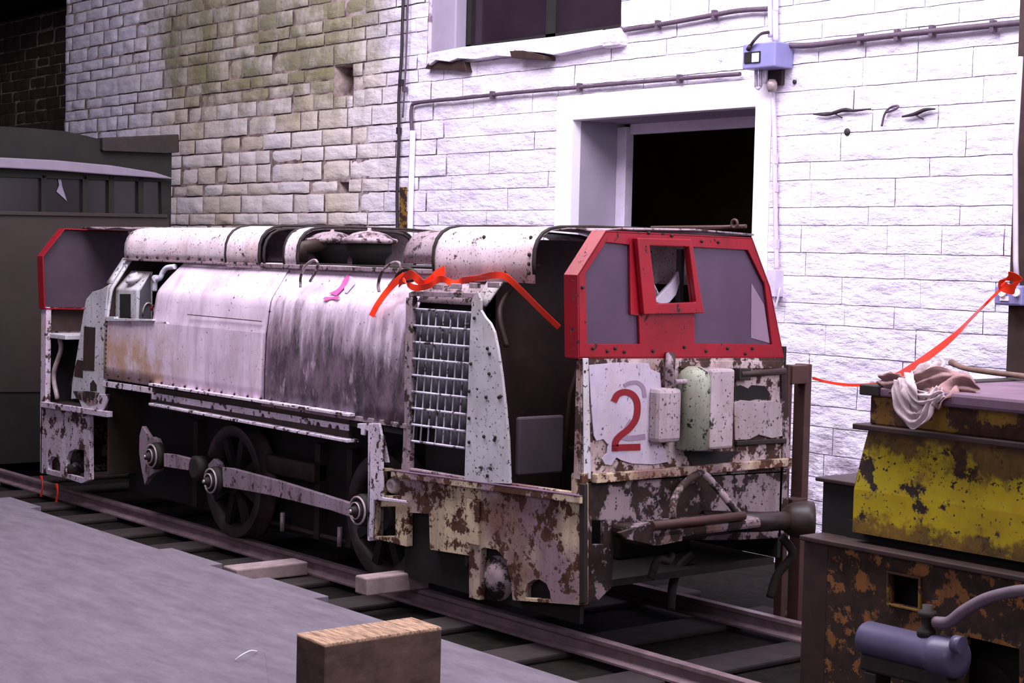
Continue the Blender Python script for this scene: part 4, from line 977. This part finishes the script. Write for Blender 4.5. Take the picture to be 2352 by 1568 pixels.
mb = MB(); mb.prism([[V((-4.44, .03, .1)), V((-4.44, .03, 1.25)), V((-4.44, .15, 1.40)), V((-4.44, .15, 1.6)), V((-4.44, W-.15, 1.6)), V((-4.44, W-.03, 1.25)), V((-4.44, W-.03, .1))]], (.02, 0, 0)); mb.build('cab_bulkhead', M_brown, loco, .003)
mb = MB(); e = [V((XE, .0, .0)), V((XE, .0, 1.11)), V((XE, W, 1.11)), V((XE, W, .0))]; mb.prism([e], (.02, 0, 0)); mb.build('end_plate', M_creamdark, loco, .003)
mb = MB(); mb.box((XE+.0, -.006, .48), (XE+.08, .03, 1.10)); mb.build('corner_post', M_lilac, loco, .003)
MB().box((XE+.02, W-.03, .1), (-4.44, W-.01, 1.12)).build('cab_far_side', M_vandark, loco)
MB().box((XE+.02, .02, .45), (-4.45, W-.03, .48)).build('cab_floor', M_dark, loco)
MB().box((XE+.022, .02, .48), (XE+.03, W-.03, .90)).build('added_dark_panel', M_black, loco)  # dark panels added over the end plate to darken the cab interior
MB().box((XE+.022, .05, .94), (XE+.03, W-.03, 1.08)).build('added_dark_panel', M_brown, loco)
MB().box((XE+.02, .02, .90), (XE+.32, .9, .93)).build('cab_shelf', M_plate, loco, .004)
mb = MB(); mb.tube(spl([V((XE+.12, .06, .5)), V((XE+.08, .05, .66)), V((XE+.14, .07, .82)), V((XE+.10, .08, .9))]), .016, 8); mb.build('control_lever', M_bright, loco)
mb = MB(); mb.lathe((XE+.2, .25, .6), (1, -.6, 0), [(0, .12), (.05, .12), (.06, .09)], 20); mb.build('gauge', M_dark, loco)
# ------------------------------------------------------------------ orange-red tape on the locomotive
def rp(px, py, y, dx, dy_, dz_): return (P(px, py, 'y', y), V((dx, dy_, dz_)))
mb = MB()
for pts, w_ in (([rp(853, 726, -.02, 1, 0, -.3), rp(868, 698, -.01, 1, 0, -.3), rp(890, 668, .01, 1, 0, -.4), rp(912, 645, .01, 1, 0, -.7), rp(930, 632, .01, 1, 0, -1)], .042),
                ([rp(916, 652, .01, .5, -.3, 1), rp(940, 630, .0, .2, -.4, 1), rp(958, 640, -.01, .3, 0, 1), rp(975, 652, .0, .2, -.4, 1), rp(992, 640, .02, .1, -.2, 1), rp(1006, 628, .03, -.6, 0, 1), rp(1022, 620, .04, -.3, 0, 1)], .042),
                ([rp(925, 640, .0, .5, -.3, -1), rp(950, 660, -.01, .1, 0, 1), rp(985, 656, .0, .2, -.5, .8), rp(1012, 640, .03, 0, -.4, 1), rp(1042, 650, .03, .1, .4, .8), rp(1070, 642, .03, 0, -.5, .8), rp(1100, 638, .04, 0, -.6, .7), rp(1135, 632, .03, 0, -.2, 1), rp(1162, 636, .0, .35, 0, .8), rp(1200, 670, .04, .5, 0, .5), rp(1240, 710, .10, .45, 0, .35), rp(1284, 752, .18, .2, 0, .15)], .030)):
    m2 = ribbon(pts, w_, 12); mb.add(m2.v, m2.f, False)
setp(mb.build('barrier_tape', M_tape, None, 0, .0015), 'orange red tape knotted on the locomotive hood above the radiator grille', 'tape')
# hanging ends at the far end of the frame
for px_, a_, b_, lb in ((96, 1092, 1140, 'left of two short orange tape ends hanging below the far frame'), (131, 1110, 1153, 'right of two short orange tape ends hanging below the far frame')):
    mb = ribbon([rp(px_-1, a_, -.012, 1, 0, 0), rp(px_+1, (a_+b_)/2, -.02, 1, -.2, 0), rp(px_-2, b_, -.015, 1, 0, .1)], .034); setp(mb.build('tape_end', M_tape, None, 0, .0015), lb, 'tape')
# rust post frame behind the end
pf = thing('steel_post_frame', (-.05, 1.42, ZG), 'rusty brown upright steel frame standing behind the red windowed end', 'post')
def pbox(name, px0, px1, py0, py1, d=.05):
    a, b = P(px0, py1, 'x', -.05), P(px1, py0, 'x', -.05)
    return MB().box((-.10, a.y, a.z), (-.05+d*.3, b.y, b.z)).build(name, M_rustpost, pf, .004)
a, b = P(1830, 1500, 'x', -.05), P(1866, 836, 'x', -.05)
MB().box((-.12, a.y, ZG), (-.05, b.y+.0, b.z)).build('upright', M_rustpost, pf, .004)
a2 = P(1806, 1500, 'x', -.05); b2 = P(1822, 836, 'x', -.05)
MB().box((-.10, b2.y-.03, ZG), (-.05, b2.y, b.z)).build('upright', M_rustpost, pf, .004)
pbox('cross_piece', 1815, 1852, 838, 882); pbox('cross_piece', 1815, 1850, 1142, 1170)
# ------------------------------------------------------------------ yellow wagon
wag = thing('mine_wagon', (2.4, .62, RH), 'yellow paint flaked steel wagon on a rusty underframe at the right edge', 'wagon')
X1 = 3.6
yb = .06
ZLO = .57
def Q(px, py, y=yb): return P(px, py, 'y', y)
a = Q(1968, 1245); b = Q(1998, 1035); t_ = Q(1995, 905)
ledz = P(1960, 980, 'y', .0).z; zt = Q(1995, 905).z; zlo = .50
mb = MB()
prof = [(yb-.02, ZLO), (yb-.02, .72), (yb, .86), (yb, ledz)]
xsL = [a.x, a.x+.0, Q(1985, 1060).x, b.x]
rows = [[(x0 + (X1-x0)*i/30, y+.003*noise.noise(V((i*.7, z*5, 2))), z) for i in range(31)] for (y, z), x0 in zip(prof, xsL)]
rowsf = [[(p[0], W-p[1], p[2]) for p in r] for r in rows]
mb.grid(rows, False)
wside = mb.build('body_side', M_yellow, wag, 0, .01)
mb = MB(); mb.grid(rowsf, False); mb.build('body_side', M_yellow, wag, 0, .01)
mb = MB(); mb.grid([[(x0, y, z), (x0, W-y, z)] for (y, z), x0 in zip(prof, xsL)], False); mb.build('body_end', M_yrust, wag, 0, .01)
lx = P(1957, 980, 'y', -.0).x
MB().box((lx, -.0, ledz-.008), (X1, W, ledz+.012)).build('ledge', M_brown, wag, .004)
ux = Q(1997, 910, .03).x
mb = MB(); mb.box((ux, .035, ledz+.012), (X1, W-.035, zt)); mb.build('top_band', M_yrust, wag, .006)
mb = MB(); mb.box((P(1984, 890, 'y', .02).x, .02, zt), (X1, W-.02, zt+.03)); mb.build('top_slab', M_slabtop, wag, .006)
MB().box((P(2160, 905, 'y', .02).x, -.01, zt-.01), (X1, .10, zt+.038)).build('edge_plank', M_slabtop, wag, .012)
MB().box((P(1984, 890, 'y', .02).x-.012, .01, zt-.0), (P(2022, 890, 'y', .02).x, W-.02, zt+.036)).build('end_cap', M_dark, wag, .004)
# end box and lid
bx = P(1890, 1100, 'y', .1).x
MB().box((bx, .1, .47), (a.x, W-.1, .72)).build('end_locker', M_black, wag, .005)
MB().box((bx-.02, .08, .72), (a.x+.01, W-.08, .735)).build('locker_lid', M_brown, wag, .004)
# underframe
fz = P(1915, 1245, 'y', -.0).z
ux0 = P(1845, 1260, 'y', 0).x; ux1 = P(1905, 1260, 'y', 0).x
FH = [(2046, 1317), (2113, 1330), (2112, 1398), (2047, 1384)]; FH2 = [(2222, 1462), (2340, 1490), (2340, 1700), (2215, 1660)]
Fp = [V((ux1-.01, .0, fz-.01)), V((X1, 0, fz-.01)), V((X1, 0, -.05)), V((ux1-.01, 0, -.05))]
mb = MB(); mb.prism([Fp, poly(FH, 'y', 0), poly(FH2, 'y', 0)], (0, .02, 0)); uf = mb.build('underframe_side', M_rust, wag, .003)
mb = MB(); mb.prism([[V((p.x, W-.02, p.z)) for p in Fp]], (0, .02, 0)); mb.build('underframe_side', M_rust, wag, .003)
fr_ = [P(*p, 'y', -.0) for p in FH]; cc = sum(fr_, V((0, 0, 0)))/4
mb = MB(); mb.prism([[cc+(p-cc)*1.18 for p in fr_], [cc+(p-cc)*1.02 for p in fr_]], (0, -.012, 0)); mb.build('hole_frame', M_yrust, uf, .002)
MB().box((ux0, .0, -.06), (ux1, W, fz-.01)).build('headstock', M_brown, wag, .006)
MB().box((ux1+.02, .12, -.0), (X1-.05, W-.12, fz-.03)).build('inner_tank', M_black, wag)
MB().box((ux0+.0, -.025, fz-.01), (X1, W+.025, fz+.008)).build('underframe_flange', M_brown, wag, .004)
MB().box((ux1+.0, .09, fz+.008), (X1, W-.09, .60)).build('body_bolster', M_black, wag)
for xx_ in (1.9, 3.1):
    for yy in (.14, W-.14):
        mb = MB(); mb.lathe((xx_, yy, RH+.15), (0, 1, 0), [(-.04, .15), (.04, .15)], 30); mb.build('wheel', M_dark, wag)
# rag on the wagon
RZ = zt+.04
rg = thing('rag', (P(2120, 880, 'y', .1).x, .1, RZ), 'dirty white rag draped over the left corner of the yellow wagon', 'cloth')
def cloth(name, ctr, mat, w=.05, amp=.012, seed=1):
    c_ = spl(ctr, 10); mb = MB(); rows = []
    rnd = random.Random(seed); ph = [rnd.uniform(0, 6) for _ in range(4)]
    for i, p in enumerate(c_):
        t = (c_[min(i+1, len(c_)-1)]-c_[max(i-1, 0)]).normalized(); nrm = V((0, -1, .2)); sd = t.cross(nrm).normalized(); nn = sd.cross(t)
        ww = w*(.55+.45*math.sin(math.pi*min(1, (i+2)/len(c_)))+.12*math.sin(i*.5+ph[0]))
        rows.append([p+sd*ww*(j/8-.5)*2+nn*amp*math.sin(j*1.5+ph[1]+i*.25) for j in range(9)])
    mb.grid(rows); return mb.build(name, mat, rg, 0, .003)
def R3(px, py, y): return P(px, py, 'y', y)
cloth('cloth_loop', [R3(2060, 872, -.02), R3(2062, 905, -.035), R3(2076, 945, -.04), R3(2100, 966, -.04), R3(2122, 955, -.04), R3(2140, 920, -.03), R3(2160, 890, .0)], M_rag, .026, .008, 2)
cloth('cloth_fold', [R3(2080, 862, .03), R3(2082, 895, -.03), R3(2098, 930, -.03), R3(2110, 950, -.03)], M_rag, .036, .012, 3)
cloth('cloth_fold', [R3(2090, 885, -.02), R3(2110, 910, -.03), R3(2140, 915, -.03), R3(2168, 905, -.02)], M_rag, .02, .01, 4)
cloth('cloth_fold', [R3(2020, 870, .05), R3(2045, 878, .03), R3(2070, 880, .03), R3(2090, 868, .05)], M_ragp, .035, .012, 5)
cloth('cloth_fold', [R3(2100, 862, .08), R3(2130, 850, .12), R3(2155, 836, .16), R3(2160, 828, .18)], M_rag, .03, .012, 6)
cloth('cloth_fold', [R3(2140, 930, -.03), R3(2165, 900, .0), R3(2200, 885, .06), R3(2245, 900, .07)], M_ragp, .045, .014, 7)
cloth('cloth_fold', [R3(2100, 878, .06), R3(2140, 872, .08), R3(2190, 874, .1), R3(2240, 890, .1)], M_ragp, .04, .014, 8)
mb = MB(); q = spl([P(a_, b_, 'z', RZ+.012) for a_, b_ in ((2185, 832), (2215, 845), (2270, 854), (2352, 864), (2440, 876))]); mb.tube(q, [.014]*4+[.011]*(len(q)-4), 7)
setp(mb.build('wooden_stick', M_stick), 'old stick lying on top of the yellow wagon behind the rag', 'stick')
# tapes to the wagon and to the socket
mb = ribbon([(P(1866, 868, 'x', .0)+V((0, .0, 0)), V((0, .1, 1))), (P(1900, 877, 'y', 1.1), V((0, .4, 1))), (P(1940, 883, 'y', .8), V((0, .2, 1))), (P(1985, 884, 'y', .5), V((0, .1, 1))), (P(2030, 880, 'y', .2), V((0, .1, 1)))], .012)
setp(mb.build('barrier_tape', M_tape, None, 0, .0015), 'thin red tape stretched from the rusty post frame to the wagon', 'tape')
mb = ribbon([(P(2045, 868, 'y', .35), V((.2, .6, 1))), (P(2075, 855, 'y', .5), V((0, .3, 1))), (P(2140, 812, 'y', 1.0), V((0, -.1, 1))), (P(2195, 768, 'y', 1.4), V((0, .2, 1))), (P(2232, 730, 'y', 1.7), V((.3, .2, 1))), (P(2262, 700, 'y', WY-.70), V((.5, 0, 1))), (P(2300, 662, 'y', WY-.70), V((.5, 0, 1)))], .034)
m2 = ribbon([(P(2296, 664, 'y', WY-.70), V((0, -.3, 1))), (P(2306, 642, 'y', WY-.72), V((1, 0, .2))), (P(2322, 634, 'y', WY-.74), V((0, -.6, .8))), (P(2338, 645, 'y', WY-.72), V((1, 0, .3))), (P(2325, 664, 'y', WY-.71), V((0, -.5, 1))), (P(2300, 656, 'y', WY-.70), V((.5, 0, 1)))], .05)
mb.add(m2.v, m2.f, False)
setp(mb.build('barrier_tape', M_tape, None, 0, .0015), 'orange tape rising from the wagon to a knot at the right-hand socket', 'tape')
# cylinder in front of the wagon
cy = -.22
A0, A1 = P(1982, 1462, 'y', cy), P(2205, 1508, 'y', cy); A1.z = A0.z
pm = thing('cylinder_pump', ((A0.x+A1.x)/2, cy, ZG), 'dark lilac grey cylinder with a hose in front of the rusty wagon underframe', 'cylinder')
mb = MB(); L_ = A1.x-A0.x
mb.lathe(A0, (1, 0, 0), [(0, .035), (.008, .05), (.02, .056), (L_*.72, .056), (L_*.74, .062), (L_*.80, .064), (L_*.94, .064), (L_, .058), (L_, .03)], 28); body = mb.build('barrel', M_pump, pm)
mb = MB(); mb.lathe(P(2192, 1478, 'y', cy-.05), (1, 0, 0), [(0, .028), (.03, .028)], 14); mb.build('end_fitting', M_pump, pm)
mb = MB(); p = A0+V((L_*.66, 0, .05)); mb.lathe(p, (0, 0, 1), [(0, .03), (.02, .03), (.03, .018), (.06, .018), (.065, .03), (.08, .03), (.085, .016), (.10, .016)], 14); mb.build('valve', M_dark, pm)
mb = MB(); mb.tube(spl([p+V((.03, 0, .05)), P(2180, 1428, 'y', cy), P(2215, 1402, 'y', cy), P(2265, 1375, 'y', cy), P(2320, 1360, 'y', cy), P(2360, 1355, 'y', cy), P(2420, 1352, 'y', cy)]), .019, 10); mb.build('hose', M_hose, pm)
mb = MB(); mb.box((A0.x+.02, cy-.04, A0.z-.10), (A1.x-.02, cy+.04, A0.z-.045)); mb.build('bracket', M_dark, pm, .01)
for xx_ in (A0.x+.04, A1.x-.09): MB().box((xx_, cy-.04, ZG), (xx_+.05, cy+.04, A0.z-.10)).build('leg', M_dark, pm, .005)
# ------------------------------------------------------------------ dim van behind the far end
vx = -6.6
van = thing('railway_van', (vx-1.8, .0, ZG), 'dim dark van end with a pale curved gutter behind the far end of the locomotive', 'van')
vr = P(392, 600, 'x', vx).y; vz = P(150, 490, 'x', vx).z
roof = poly([(-300, 292), (0, 290), (70, 294), (150, 301), (200, 312), (236, 321), (236, 345), (395, 345), (395, 900)], 'x', vx)
roof = roof[:8]+[V((vx, vr, RH+.002)), V((vx, roof[0].y, RH+.002))]
wl = poly([(-200, 400), (370, 418), (372, 492), (-200, 486)], 'x', vx)
mb = MB(); mb.prism([roof, wl], (-.06, 0, 0)); mb.build('van_end', M_vandark, van, .004)
mb = MB(); mb.prism([[p+V((-.06, 0, 0)) for p in roof]], (-3.0, 0, 0)); mb.build('van_body', M_vandark, van)
mb = MB(); mb.prism([poly([(236, 316), (412, 308), (413, 350), (385, 352), (236, 346)], 'x', vx+.05)], (-.35, 0, 0)); mb.build('roof_beam', M_dark, van, .01)
mb = MB(); mb.prism([poly([(-200, 360), (0, 362), (120, 368), (250, 380), (350, 396), (399, 412), (250, 402), (120, 392), (0, 386), (-200, 382)], 'x', vx+.02)], (.05, 0, 0)); mb.build('gutter', M_canopy, van, .01)
mb = MB(); mb.prism([poly([(-200, 488), (385, 497), (388, 505), (388, 900), (-200, 900)], 'x', vx+.01)], (-.01, 0, 0)); mb.build('lower_panel', M_van, van)
mb = MB(); mb.prism([poly([(-200, 480), (385, 492), (385, 500), (-200, 490)], 'x', vx+.03)], (-.03, 0, 0)); mb.build('waist_rail', M_van, van, .004)
mb = MB(); mb.prism([wl], (.0, 0, 0)) if False else mb.prism([[p+V((-.03, 0, 0)) for p in wl]], (-.006, 0, 0)); wpn = mb.build('window_pane', M_vglass, van)
for i, xx_ in enumerate((95, 190, 250, 318)):
    mb = MB(); mb.prism([poly([(xx_, 402), (xx_+12, 403), (xx_+12, 490), (xx_, 489)], 'x', vx+.0)], (-.03, 0, 0)); mb.build('window_bar', M_vandark, van)
mb = MB(); mb.prism([poly([(131, 402), (139, 404), (143, 428), (154, 462), (130, 440), (136, 425)], 'x', vx-.02)], (-.004, 0, 0)); mb.build('window_glint', M_canopy, van)  # pale plate standing in for a glint reflected in the van window
